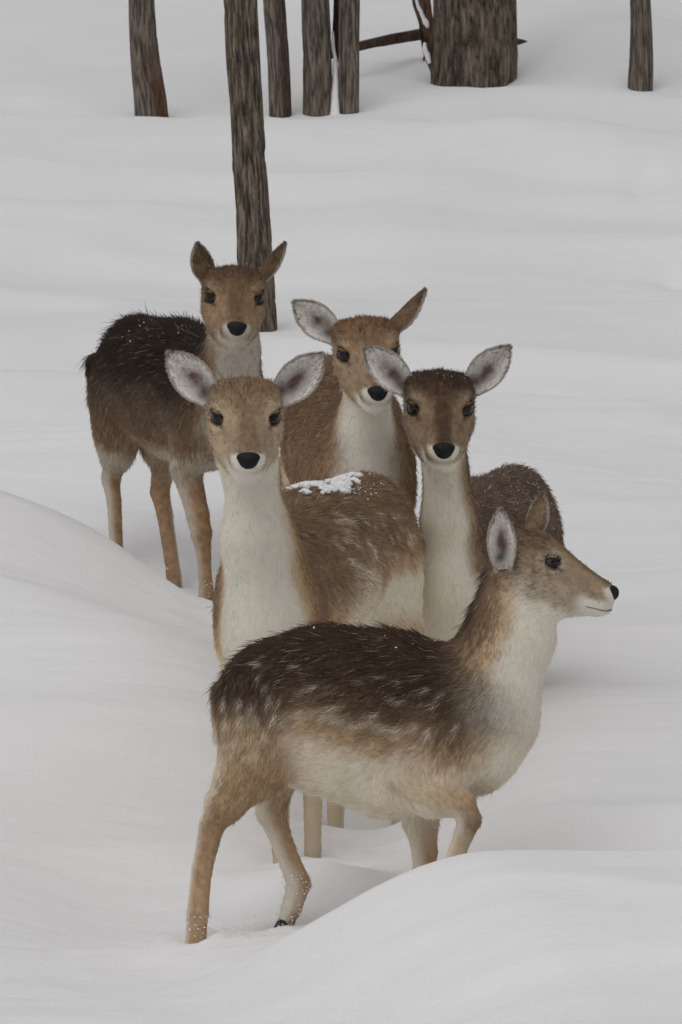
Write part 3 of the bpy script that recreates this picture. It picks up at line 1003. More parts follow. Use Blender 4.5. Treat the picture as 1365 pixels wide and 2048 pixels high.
def build_deer(spec):
    r = np.random.default_rng(spec['seed'])
    C = spec['coat']; d0 = spec['d']; px = d0 / F_PX
    deer = dict(coat=C, seed=spec['seed'] * 1.7, fluff=spec.get('fluff', 1.0))
    hd = spec['head']
    O = W(hd['at'][0], hd['at'][1], hd['d'])
    R = head_frame(*hd['turn'])
    hs = hd['s']
    deer.update(O=O, R=R, hs=hs, eye=EYE)
    head = head_prims(O, R, hs)
    body = spec['prims']()
    deer['prims'] = body + head
    w = lambda x, y, z: O + R @ (np.array([x, y, z]) * hs * 0.001)
    # sockets for the eyes
    carve = [ell(w(EYE[0] + 9.0, (EYE[1] + 7.0) * sg, EYE[2]), R, np.array([17, 17, 12.5]) * hs * 0.001, 'x', 0.006, R[:, 0]) for sg in (-1, 1)]
    Fd, org = blend_field(deer['prims'], BODY_H, 0.03, carve)
    V, Q = surface_nets(Fd, org, BODY_H)
    V = smooth_mesh(V, Q, 2, 0.4)
    foot = spec['feet'][0]
    root = empty('fallow_deer', tuple(float(c) for c in W(*spec['base'])))
    # coat on the skin
    wg, loc = weights(deer, V)
    col, *_ = coat_colour(deer, V, wg, loc)
    mesh_obj('body', V, Q, M_COAT, root, True, np.clip(col * (0.84 + 0.32 * fbm(V * 110 + 3, 2) * (1 - ss(0.25, 0.5, col.mean(1))))[:, None], 0.003, 0.9))
    N = vertex_normals(V, Q)
    # ---- eyes
    for sg in (-1, 1):
        er = 17.0 * hs * 0.001
        look = nrm(R @ np.array([1.1, 1.0 * sg, 0.04]))
        ec = w(EYE[0], (EYE[1] - 1) * sg, EYE[2]) - look * er * 0.52
        nu, nv = 28, 18
        th = np.linspace(0, 2 * np.pi, nu, endpoint=False); ph = np.linspace(0.02, np.pi - 0.02, nv)
        a1 = nrm(np.cross(look, R[:, 2])); a2 = np.cross(look, a1)
        Vs = ec + er * (np.cos(ph)[:, None, None] * look + np.sin(ph)[:, None, None] * (np.cos(th)[None, :, None] * a1 + np.sin(th)[None, :, None] * a2))
        i = np.arange(nu * nv).reshape(nv, nu); j = np.roll(i, -1, 1)
        Fq = np.stack([i[:-1], i[1:], j[1:], j[:-1]], -1).reshape(-1, 4)
        eo = mesh_obj('eye', Vs.reshape(-1, 3), Fq, M_IRIS, root)
        # pupil: dark oval cap just proud of the eyeball
        ph2 = np.linspace(0.0, 1.0, 6)
        uu = np.cos(th)[None, :, None] * a1 * 0.60 + np.sin(th)[None, :, None] * a2 * 0.42
        dirs = nrm(look + ph2[:, None, None] * uu)
        Vp = ec + er * 1.012 * dirs
        i = np.arange(nu * 6).reshape(6, nu); j = np.roll(i, -1, 1)
        mesh_obj('pupil', Vp.reshape(-1, 3), np.stack([i[:-1], i[1:], j[1:], j[:-1]], -1).reshape(-1, 4), M_PUPIL, eo)
        # lids: a shell round the eyeball with an almond opening, dark along its edge
        fwd_t = nrm(R[:, 0] - look * (R[:, 0] @ look)); up_t = np.cross(look, fwd_t); up_t *= np.sign(up_t @ R[:, 2])
        al = np.linspace(-1.25, 1.25, 33)
        for (top, b0) in ((1, 0.40), (-1, 0.38)):
            ap = b0 * np.sqrt(np.clip(1 - (al / 1.0) ** 2, 0, 1)) ** 1.2 - 0.10 * al * top * 0.6
            vv = np.linspace(0, 1, 9)
            be = top * (ap[:, None] * (1 - vv) + 1.35 * vv)
            k_ = 1.05 + 0.05 * np.exp(-((vv - 0.06) / 0.12) ** 2)[None, :] + 0 * be
            k_[:, 0] = 0.99
            dirs = np.cos(be)[..., None] * (np.cos(al)[:, None, None] * look + np.sin(al)[:, None, None] * fwd_t) + np.sin(be)[..., None] * up_t
            Vd = ec + er * k_[..., None] * dirs
            i = np.arange(33 * 9).reshape(33, 9)
            Fq = np.stack([i[:-1, :-1], i[:-1, 1:], i[1:, 1:], i[1:, :-1]], -1).reshape(-1, 4)
            if top * sg < 0: Fq = Fq[:, ::-1]
            cl = mix(L(44, 34, 29), C.grey * 0.9, np.tile(ss(0.12, 0.5, vv), (33, 1)).ravel())
            mesh_obj('eyelid', Vd.reshape(-1, 3), Fq, M_COAT, eo, True, cl)
    # ---- nose leather with nostrils
    nh = 0.0014
    npr = [ell(w(137, 0, -1), R, np.array([12.5, 20, 8.5]) * hs * 0.001, 'n', 0.004, R[:, 0]),
           ell(w(139.5, 0, -10), R, np.array([13, 15, 11.5]) * hs * 0.001, 'n', 0.012, R[:, 0])]
    ncv = []
    for sg in (-1, 1):
        ncv.append(seg(w(151.5, 10.5 * sg, -5), w(146, 18 * sg, 1.5), np.array([3.8, 4.2]) * hs * 0.001, np.array([2.6, 3.8]) * hs * 0.001, R[:, 2], 'n', 0.003))
    Fn, on = blend_field(npr, nh, 0.006, ncv)
    Vn, Qn = surface_nets(Fn, on, nh)
    Vn = smooth_mesh(Vn, Qn, 2, 0.4)
    mesh_obj('nose', Vn, Qn, M_NOSE, root)
    # ---- lip line
    lp = []
    for y in np.linspace(-1, 1, 25):
        x_ = 147 - 46 * abs(y) ** 2.0
        hw = 27.0 * abs(y) ** 0.8 * np.sign(y)
        lp.append([*w(x_ - 2, hw, -37 - 5 * abs(y)), 0.0010 * hs * (1.0 - 0.5 * abs(y))])
    lp = np.array(lp)
    # sit the line on the skin
    for _ in range(2):
        for kk in range(len(lp)):
            near = ((V - lp[kk, :3]) ** 2).sum(1).argmin()
            lp[kk, :3] += N[near] * (((V[near] - lp[kk, :3]) @ N[near]) + 0.0012)
    if spec.get('mouth'):
        Vl, Fl, _ = tube(lp[:, :3], lp[:, 3], 6)
        mesh_obj('mouth', Vl, Fl, M_LIP, root)
    # ---- ears
    FP, FR, FC = [], [], []
    for er_ in spec['ears']:
        base = w(*er_['base'])
        ax = cb(*er_['axis']); fc = cb(*er_['face'])
        Ve, q1, q2, q3, T, S, inner, a, s, f = ear_mesh(base, ax, fc, er_['L'] * hs * 0.001, er_['W'] * hs * 0.001, er_.get('cup', 0.9))
        ce = ear_colour(C, T, S, inner, Ve)
        mesh_obj('ear', Ve, np.concatenate([q1, q2, q3]), M_COAT, root, True, ce * 0.9)
        Ne = vertex_normals(Ve, np.concatenate([q1, q2, q3]))
        for (qq, cnt, ln) in ((q1, 2600, 0.0065), (q2, 3000, 0.008), (q3, 700, 0.008)):
            f_ = r.integers(0, len(qq), cnt)
            A4 = Ve[qq[f_]]
            s1, t1 = r.random((2, cnt, 1))
            bl = lambda X4: (X4[:, 0] * (1 - s1) + X4[:, 1] * s1) * (1 - t1) + (X4[:, 3] * (1 - s1) + X4[:, 2] * s1) * t1
            Pp = bl(A4); Nn = nrm(bl(Ne[qq[f_]])); cc = bl(ce[qq[f_]])
            Ss = bl(np.repeat(S[qq[f_]][..., None], 1, -1))[:, 0]
            if qq is q1:
                Tt = nrm(np.tile(a, (cnt, 1)) * 0.9 - s * np.sign(Ss)[:, None] * 0.25)
                lf = np.full(cnt, 0.35)
            else:
                Tt = np.tile(a, (cnt, 1)); lf = np.full(cnt, 0.18 if qq is q2 else 0.5)
            st = strands(Pp, Nn, Tt, np.full(cnt, ln * hs), lf, r)
            FP.append(st); FC.append(cc * r.uniform(0.86, 1.12, (cnt, 1)))
            FR.append(np.tile([0.00045, 0.0004, 0.0003, 0.0001], (cnt, 1)))
    # ---- coat hairs
    n = spec.get('hairs', 80000)
    P, fi = sample_surface(V, Q, n, r)
    Nh = nrm(N[Q[fi, 0]] + N[Q[fi, 1]] + N[Q[fi, 2]] + N[Q[fi, 3]])
    wg, loc = weights(deer, P)
    col, comb, ln, lift, n1, n2, n3 = coat_colour(deer, P, wg, loc)
    H = (P - O) @ R / (hs * 0.001)
    headw = wg[:, len(body):].sum(1)
    de = np.sqrt((H[:, 0] - EYE[0]) ** 2 + (np.abs(H[:, 1]) - EYE[1]) ** 2 + 1.9 * (H[:, 2] - EYE[2]) ** 2)
    keep = ~((de < 15.5) & (np.abs(H[:, 1]) > 20) & (headw > 0.5))
    onn = np.sqrt(((H - [138, 0, -5]) / [20.5, 20, 12]) ** 2 @ np.ones(3))
    keep &= ~((onn < 1.0) & (H[:, 0] > 138))
    # head hair flows off the nose, fanning outwards
    fan = nrm(np.stack([-np.ones(n), 0.006 * H[:, 1], 0.004 * (H[:, 2] - 10)], 1)) @ R.T
    comb = nrm(comb * (1 - headw[:, None]) + fan * headw[:, None] + (1 - headw[:, None]) * np.array([0, 0, -0.25]))
    # locks: neighbouring hairs share direction and shade
    lock = np.stack([fbm(P * 38 + 3, 2), fbm(P * 38 + 13, 2), fbm(P * 38 + 23, 2)], 1)
    comb = nrm(comb + lock * 0.35)
    n4 = fbm(P * [110, 110, 110] + 3, 2)
    lum = col.mean(1)
    sv = 1 - 0.6 * ss(0.35, 0.7, lum)                # pale hair varies less
    sh = np.clip(1 + sv * (r.normal(0, 1, n) * (0.17 + 0.14 * headw) + 0.28 * n2 + 0.12 * n3 + 0.6 * n4 * headw), 0.4, 1.8)
    colh = col * sh[:, None]
    # spotted summer marks that linger on the flank
    if C.spots:
        q_ = V - CAM; z_ = q_ @ FWD
        vx, vy = 682.5 + F_PX * (q_ @ RIGHT) / z_, 1024 - F_PX * (q_ @ UP) / z_
        vis = (N @ -FWD) > 0.1
        for (sx, sy, sd_, rr_, len_) in spec['spots']:
            near = np.where(vis, (vx - sx) ** 2 + (vy - sy) ** 2, 1e9).argmin(); c0 = V[near]
            dv = P - c0
            tl = comb
            along = (dv * tl).sum(1); perp = np.sqrt(np.maximum((dv * dv).sum(1) - along ** 2, 0))
            k = np.exp(-(along / len_) ** 2 - (perp / rr_) ** 2)
            k = np.clip(k * 1.5, 0, 1) * (0.75 + 0.35 * n2)
            colh = mix(colh, C.pale * sh[:, None] * 0.95, np.clip(k, 0, 1) * 0.9)
    # frost flecks
    fl = r.random(n) < 0.02
    fl &= (headw < 0.3)
    colh[fl] = mix(colh[fl], C.pale, np.full(fl.sum(), 0.5))
    st = strands(P, Nh, comb, ln, lift, r)
    # longer guard hairs standing off the back
    rad = np.tile([0.00058, 0.0005, 0.0004, 0.0001], (n, 1)) * (0.62 + 0.38 * ss(0.008, 0.028, ln))[:, None] * 1.0
    if spec.get('bristle'):
        b = (r.random(n) < spec['bristle']) & (Nh[:, 2] > 0.35) & (headw < 0.2)
        st[b] = strands(P[b], Nh[b], comb[b], ln[b] * 1.7, lift[b] * 2.2, r)
    keep &= np.isfinite(st).all((1, 2))
    FP.append(st[keep]); FC.append(np.clip(colh[keep], 0.003, 0.95)); FR.append(rad[keep])
    # lashes and whiskers
    for sg in (-1, 1):
        m_ = 26
        aa = r.uniform(-0.2, 1.0, m_)
        ca = np.cos(np.pi * (0.1 + 0.8 * aa))
        base = np.stack([EYE[0] + 14 * ca, (EYE[1] + 1 - 9 * ca) * sg, EYE[2] + 12 * np.sin(np.pi * (0.1 + 0.8 * aa))], 1)
        Pl = O + (base @ R.T) * hs * 0.001
        Nl = nrm(np.stack([0.6 + 0.25 * np.cos(np.pi * aa), np.full(m_, 1.0 * sg), 0.25 * np.ones(m_)], 1)) @ R.T
        st = strands(Pl, Nl, np.tile(R[:, 2], (m_, 1)), np.full(m_, 0.012 * hs), np.full(m_, 0.9), r, 0.2)
        FP.append(st); FC.append(np.tile(L(30, 24, 20), (m_, 1))); FR.append(np.tile([0.0005, 0.0004, 0.0003, 0.0001], (m_, 1)))
    make_curves('fur', np.concatenate(FP), np.concatenate(FR), np.concatenate(FC), root)
    # ---- hooves
    for (p, dirv, sc) in spec.get('hooves', lambda: [])():
        pth = resample(np.array([[*p, 0.016 * sc], [*(p + dirv * 0.03 * sc), 0.021 * sc], [*(p + dirv * 0.055 * sc), 0.014 * sc]]), 10)
        Vh, Fh, _ = tube(pth[:, :3], pth[:, 3], 16)
        mesh_obj('hoof', Vh, Fh, M_HOOF, root)
    tag(root, spec['label'], 'deer', 'fallow deer standing in the snow')
    deer['V'], deer['N'] = V, N
    DEER.append(deer)
    return deer


# ------------------------------------------------------------------ the five deer
def side(v1, v2):
    return nrm(np.cross(v1, v2))


def torso_mirror(px, py, d, off):
    return px, py, d + off


def limb(pts, d0, fwd, C, inner_side=0.0, cols=None, k=0.02, ln=0.010, kwl=(-0.75, 1.0)):
    """chain of leg pieces; pts: (px, py, depth, half-width along walking direction px, half-width across px)"""
    fl = lambda v: v + (0.5 if v < 30 else -3.0)      # leave room for the hair
    out = []
    for i in range(len(pts) - 1):
        a, b = pts[i], pts[i + 1]
        s = d0 / F_PX
        c1, c2 = (cols[i], cols[i + 1]) if cols else (C.leg, C.leg)
        out.append(seg(W(a[0], a[1], a[2]), W(b[0], b[1], b[2]), (fl(a[3]) * s, fl(a[4]) * s), (fl(b[3]) * s, fl(b[4]) * s), fwd, 'leg', k if i < 1 else (0.014 if i < 2 else 0.006),
                       None, c1=c1, c2=c2, iu=kwl[0], iv=inner_side * kwl[1], inner=C.pale, amount=0.85, len=ln + (0.010 if i == 0 else 0)))
    return out


# --- walking fawn in front -------------------------------------------------
def fawn_front():
    C = Coat()
    C.dark = L(98, 77, 61); C.mid = L(158, 130, 100); C.warm = L(206, 178, 142); C.pale = L(244, 236, 220); C.line = (0.05, -0.12); C.spots = 1; C.neck_white = 0.08
    C.face = L(166, 142, 116); C.brow = L(138, 114, 88); C.crown = L(138, 114, 90); C.grey = L(188, 172, 150)
    C.ear_back = L(140, 116, 92)
    d = 15.0; s = d / F_PX
    up = np.array([0, 0, 1.0])
    fw = cb(1, 0, 0.06)

    def prims():
        T = lambda x, y, dd=0: W(x, y, d + dd)
        q = lambda a, b: (a * s, b * s)
        back = cb(-1, -0.12, 0)
        p = [seg(T(542, 1402), T(645, 1418), q(116, 90), q(152, 114), up, 'torso', 0.06, back, shift=0.12),
             seg(T(640, 1418), T(790, 1450), q(156, 118), q(174, 122), up, 'torso', 0.06, back),
             seg(T(790, 1450), T(920, 1452), q(174, 122), q(128, 92), up, 'torso', 0.06, back),
             seg(T(930, 1440), T(962, 1500), q(95, 78), q(60, 58), cb(-0.5, 0.8, 0), 'neck', 0.07, cb(-0.5, -0.8, 0)),
             seg(T(975, 1440), T(952, 1512), q(70, 70), q(48, 50), cb(-1, 0.25, 0), 'neck', 0.06, cb(-0.4, -1, 0), nw=0.55),
             # neck
             seg(T(965, 1410), T(1022, 1270), q(108, 70), q(80, 56), cb(-1, 0.25, 0), 'neck', 0.07, cb(-0.35, -1, 0)),
             seg(T(1022, 1270), T(1040, 1165), q(80, 56), q(74, 52), cb(-1, 0.25, 0), 'neck', 0.05, cb(-0.35, -1, 0))]
        for sg in (-1, 1):
            o = 0.068 * sg
            # thigh
            p += [ell(T(512, 1455, o), np.stack([cb(0.25, -1, 0), cb(0, 0, -1), cb(1, 0.25, 0)], 1), np.array([132, 52, 74]) * s, 'rump', 0.022, cb(-0.2, -1, 0), shift=0.30, lo=-0.02),
                  ell(T(880, 1500, o * 1.05), np.stack([cb(0.1, -1, 0), cb(0, 0, -1), cb(1, 0.1, 0)], 1), np.array([108, 42, 72]) * s, 'shoulder', 0.026, cb(-0.5, -1, 0), shift=0.22)]
        ne, fa = -0.075, 0.075
        W1, W2, W3 = C.warm, L(188, 154, 118), L(178, 144, 110)
        p += limb([(500, 1535, d + ne, 70, 42), (448, 1612, d + ne, 40, 25), (424, 1650, d + ne, 25, 19), (404, 1740, d + ne, 20, 17), (395, 1830, d + ne, 21, 18), (386, 1960, d + ne, 20, 19)], d, fw, C, -0.3,
                  [L(196, 168, 130), L(184, 154, 118), L(170, 136, 100), W2, W2, W3], 0.03)
        p += limb([(545, 1540, d + fa, 58, 40), (543, 1625, d + fa, 30, 22), (570, 1700, d + fa, 21, 17), (598, 1768, d + fa, 24, 18), (584, 1815, d + fa, 20, 17), (572, 1846, d + fa, 17, 15)], d, fw, C, 0.3,
                  [L(210, 196, 172), L(190, 162, 126), W2, W2, L(196, 170, 140), L(120, 104, 90)], 0.03)
        p += limb([(800, 1555, d + ne, 68, 44), (866, 1592, d + ne - 0.012, 46, 36), (924, 1608, d + ne - 0.016, 31, 26), (940, 1640, d + ne - 0.014, 23, 20), (916, 1700, d + ne, 17, 16), (892, 1770, d + ne, 18, 16), (860, 1800, d + ne, 17, 15)], d, fw, C, -0.2,
                  [L(220, 206, 182), L(214, 192, 158), L(190, 156, 116), L(150, 116, 84), L(206, 184, 154), W2, W3], 0.03)
        p += limb([(845, 1560, d + fa, 62, 40), (842, 1640, d + fa, 38, 26), (850, 1705, d + fa, 25, 20), (846, 1760, d + fa, 20, 17), (842, 1860, d + fa, 19, 17), (838, 1920, d + fa, 19, 17)], d, fw, C, 0.2,
                  [L(214, 204, 188), L(210, 196, 174), W2, W2, W2, W3], 0.03)
        # tail
        p += [seg(T(446, 1385), T(440, 1470), q(14, 18), q(10, 12), cb(-1, 0, 0), 'leg', 0.03, None, c1=C.mid, c2=C.pale, amount=0.2, len=0.03)]
        return p
    spots = []
    rr = np.random.default_rng(5)
    for (x, y) in [(452, 1405), (474, 1398), (500, 1405), (455, 1440), (484, 1438), (512, 1432), (470, 1472), (500, 1468), (528, 1462), (462, 1508), (492, 1505), (520, 1500), (480, 1540), (508, 1536), (545, 1430), (538, 1395)]:
        spots.append((x + rr.normal(0, 4), y + rr.normal(0, 4), d - 0.12, rr.uniform(0.0055, 0.0085), rr.uniform(0.010, 0.016)))
    for k in range(34):
        x = rr.uniform(520, 920); y = rr.uniform(1290, 1440) + (x - 520) * 0.12
        spots.append((x, y, d - 0.13, rr.uniform(0.0025, 0.0045), rr.uniform(0.008, 0.014)))
    for x in np.linspace(575, 860, 11):
        spots.append((x, 1425 + (x - 575) * 0.14 + rr.normal(0, 6), d - 0.13, 0.007, 0.016))
    return dict(seed=11, coat=C, d=d, prims=prims, spots=spots, hairs=150000, bristle=0.05, mouth=True,
                head=dict(at=(1083, 1143), d=d - 0.01, turn=(84, 14, 0), s=1.06),
                ears=[dict(base=(-66, -58, -14), axis=(-0.05, 1, 0.30), face=(0.05, -0.25, 1), L=112, W=27, cup=1.0),
                      dict(base=(-40, 40, 58), axis=(0.42, 0.9, -0.2), face=(0.55, -0.2, -0.7), L=80, W=25, cup=0.9)],
                feet=[0], base=(650, 1880, d),
                hooves=lambda: [(W(573, 1838, d + 0.075), cb(-0.35, -1, 0), 0.9)],
                label='spotted fawn striding to the right in profile in front of the other deer')


# --- doe in the middle -------------------------------------------------
def doe_middle():
    C = Coat()
    C.dark = L(160, 132, 104); C.mid = L(178, 148, 114); C.warm = L(210, 178, 138); C.pale = L(244, 236, 218); C.line = (0.05, -0.05); C.spots = 1; C.neck_white = 0.1
    C.face = L(182, 158, 130); C.brow = L(152, 126, 98); C.crown = L(154, 128, 100); C.grey = L(204, 182, 152)
    d = 15.75; s = d / F_PX
    up = np.array([0, 0, 1.0])
    fw = nrm(W(545, 1190, d) - W(735, 1105, d + 0.66)); fw = nrm(fw * [1, 1, 0])
    lf = np.cross(up, fw)

    def prims():
        q = lambda a, b: (a * s, b * s)
        back = nrm(-fw + [0, 0, -0.35])
        c0, c1, c2 = W(540, 1195, d + 0.02), W(624, 1146, d + 0.30), W(728, 1096, d + 0.62)
        p = [seg(c0, c1, q(140, 100), q(165, 122), up, 'torso', 0.06, back, shift=0.35),
             seg(c1, c2, q(165, 122), q(155, 112), up, 'torso', 0.06, back),
             # throat and neck
             seg(W(540, 1230, d - 0.08), W(516, 1080, d - 0.12), q(105, 76), q(76, 60), -fw, 'neck', 0.085, cb(0.15, -1, 0), nw=-0.28),
             seg(W(516, 1080, d - 0.12), W(500, 930, d - 0.13), q(76, 60), q(58, 48), -fw, 'neck', 0.05, cb(0.1, -1, 0)),
             seg(W(500, 930, d - 0.13), W(494, 860, d - 0.10), q(58, 48), q(50, 46), -fw, 'neck', 0.04, cb(0.1, -1, 0)),
             seg(W(534, 1290, d - 0.08), W(540, 1360, d + 0.0), q(85, 68), q(80, 64), -fw, 'neck', 0.08, cb(0.0, -1, 0), nw=-0.28)]
        for sg in (-1, 1):
            p += [ell(c0 + lf * 0.062 * sg + [0, 0, -0.07], np.stack([np.array([0, 0, -1.0]), lf, fw], 1), np.array([140, 45, 80]) * s, 'shoulder', 0.03, nrm(np.array([0, 0, -1.0]) - 0.4 * fw), shift=0.5),
                  ell(c2 + lf * 0.06 * sg + [0, 0, -0.10] - fw * 0.01, np.stack([np.array([0, 0, -1.0]), lf, fw], 1), np.array([155, 58, 95]) * s, 'rump', 0.03, nrm(np.array([0, 0, -1.0]) - 0.3 * fw), shift=-0.1)]
        W2 = L(206, 186, 158)
        for (x0, x1, dd, sg) in ((530, 562, 0.02, -1), (600, 626, 0.04, 1)):
            p += limb([(x0 + 10, 1330, d + dd, 55, 40), (x1, 1480, d + dd, 26, 24), (x1, 1580, d + dd, 20, 19), (x1, 1700, d + dd, 17, 16), (x1, 1810, d + dd, 17, 16)], d, fw, C, 0.4 * sg, [C.warm, W2, W2, W2, W2], 0.03)
        for (x0, x1, dd, sg) in ((660, 672, 0.52, -1), (800, 800, 0.60, 1)):
            p += limb([(x0, 1280, d + dd, 85, 48), (x1 - 10, 1430, d + dd, 42, 30), (x1, 1520, d + dd + 0.08, 26, 22), (x1, 1620, d + dd + 0.03, 19, 17), (x1, 1760, d + dd, 18, 17)], d, fw, C, 0.4 * sg, [C.warm, W2, W2, W2, W2], 0.03)
        p += [seg(W(860, 1080, d + 0.74), W(864, 1180, d + 0.76), q(18, 22), q(12, 14), -fw, 'leg', 0.03, None, c1=C.mid, c2=C.pale, amount=0.3, len=0.03)]
        return p
    rr = np.random.default_rng(8)
    spots = []
    for k in range(44):
        x = rr.uniform(660, 850); y = rr.uniform(1020, 1140)
        spots.append((x, y, d + 0.35 + (x - 640) / 210 * 0.25, rr.uniform(0.0045, 0.007), rr.uniform(0.009, 0.015)))
    for (x, y, a, b) in ((735, 1165, 0.035, 0.05), (745, 1200, 0.055, 0.08), (785, 1215, 0.06, 0.08), (715, 1230, 0.04, 0.07), (850, 1150, 0.018, 0.07)):
        spots.append((x, y, d + 0.4, a, b))
    return dict(seed=23, coat=C, d=d, prims=prims, spots=spots, hairs=170000,
                head=dict(at=(491, 851), d=d - 0.20, turn=(3, 23, 0), s=1.22),
                ears=[dict(base=(-42, -50, 28), axis=(-0.72, 0.70, -0.15), face=(-0.05, -0.10, 1), L=118, W=33, cup=0.85),
                      dict(base=(-42, 50, 28), axis=(0.74, 0.68, -0.15), face=(0.05, -0.1, 1), L=118, W=33, cup=0.85)],
                feet=[0], base=(640, 1720, d),
                label='pale-faced doe with a white neck and a patch of snow on its back')


# --- dark fawn at the back left -------------------------------------------------
def fawn_dark():
    C = Coat()
    C.dark = L(68, 54, 46); C.mid = L(138, 114, 92); C.warm = L(160, 130, 98); C.pale = L(216, 206, 190); C.line = (-0.12, -0.72); C.neck_white = -0.5
    C.white = L(206, 196, 182)
    C.face = L(164, 136, 104); C.brow = L(126, 98, 72); C.crown = L(116, 90, 66); C.grey = L(166, 140, 110); C.ear_back = L(118, 94, 70)
    d = 18.35; s = d / F_PX
    up = np.array([0, 0, 1.0])
    c0, c1, c2 = W(432, 800, d), W(360, 780, d + 0.22), W(280, 750, d + 0.45)
    fw = nrm((c0 - c2) * [1, 1, 0])
    lf = np.cross(up, fw)

    def prims():
        q = lambda a, b: (a * s, b * s)
        back = nrm(-fw + [0, 0, -0.35])
        p = [seg(c0, c1, q(115, 82), q(132, 95), up, 'torso', 0.06, back),
             seg(c1, c2, q(132, 95), q(122, 86), up, 'torso', 0.06, back),
             seg(W(452, 800, d - 0.04), W(466, 700, d - 0.08), q(88, 62), q(52, 44), -fw, 'neck', 0.07, cb(0.0, -1, 0)),
             seg(W(466, 700, d - 0.08), W(470, 610, d - 0.06), q(52, 44), q(46, 40), -fw, 'neck', 0.04, cb(0.0, -1, 0)),
             seg(W(440, 830, d - 0.05), W(428, 895, d + 0.02), q(58, 56), q(40, 44), -fw, 'neck', 0.06, cb(-0.1, -1, 0))]
        for sg in (-1, 1):
            p += [ell(c0 + lf * 0.06 * sg + [0, 0, -0.05], np.stack([np.array([0, 0, -1.0]), lf, fw], 1), np.array([105, 38, 62]) * s, 'shoulder', 0.03, nrm(np.array([0, 0, -1.0]) - 0.4 * fw), shift=0.1),
                  ell(c2 + lf * 0.055 * sg + [0, 0, -0.085] - fw * 0.02, np.stack([nrm(np.array([0, 0, -1.0]) - fw * 0.1), lf, fw], 1), np.array([125, 46, 80]) * s, 'rump', 0.03, nrm(np.array([0, 0, -1.0]) - 0.3 * fw), shift=0.3)]
        G, O1 = L(150, 126, 100), L(176, 142, 108)
        # right hind, left hind, right fore, left fore
        p += limb([(240, 830, d + 0.50, 56, 36), (232, 910, d + 0.48, 34, 24), (222, 958, d + 0.53, 22, 18), (228, 1000, d + 0.51, 16, 14), (234, 1110, d + 0.49, 14, 13), (240, 1250, d + 0.48, 16, 15)], d, fw, C, 0.4, [G, L(170, 146, 116), L(170, 130, 92), O1, O1, O1], 0.03, kwl=(-0.3, 2.2))
        p += limb([(312, 850, d + 0.38, 50, 36), (328, 925, d + 0.34, 32, 23), (320, 982, d + 0.38, 22, 18), (330, 1030, d + 0.33, 17, 15), (348, 1150, d + 0.27, 15, 14), (364, 1290, d + 0.25, 16, 15)], d, fw, C, -0.4, [G, L(170, 146, 116), L(174, 134, 96), O1, O1, O1], 0.03, kwl=(-0.3, 2.2))
        p += limb([(385, 870, d + 0.03, 50, 38), (372, 935, d + 0.03, 34, 28), (396, 1030, d - 0.01, 24, 22), (403, 1066, d - 0.02, 22, 20), (408, 1115, d - 0.02, 14, 13), (413, 1190, d - 0.03, 15, 14), (420, 1320, d - 0.03, 15, 15)], d, fw, C, 0.4, [G, G, L(168, 132, 98), L(168, 130, 94), O1, O1, O1], 0.03, kwl=(-0.3, 1.6))
        p += limb([(480, 870, d - 0.06, 46, 38), (482, 960, d - 0.07, 28, 25), (478, 1060, d - 0.08, 21, 20), (478, 1160, d - 0.08, 16, 15), (478, 1330, d - 0.08, 15, 15)], d, fw, C, -0.4, [G, G, O1, O1, O1], 0.03)
        p += [seg(W(190, 720, d + 0.58), W(188, 800, d + 0.62), q(14, 18), q(10, 12), -fw, 'leg', 0.03, None, c1=C.dark, c2=C.warm, amount=0.2, len=0.03)]
        return p
    return dict(seed=37, coat=C, d=d, prims=prims, hairs=140000, bristle=0.08, fluff=1.05,
                head=dict(at=(467, 611), d=d - 0.16, turn=(4, 18, -2), s=1.22),
                ears=[dict(base=(-48, -46, 34), axis=(-0.42, 0.9, -0.2), face=(-0.55, 0.05, -0.75), L=76, W=27, cup=0.8),
                      dict(base=(-48, 44, 38), axis=(0.74, 0.70, -0.1), face=(0.45, -0.6, -0.6), L=92, W=24, cup=0.9)],
                feet=[0], base=(340, 1180, d),
                label='darkest fawn standing behind, ears turned back, legs showing above the drift')


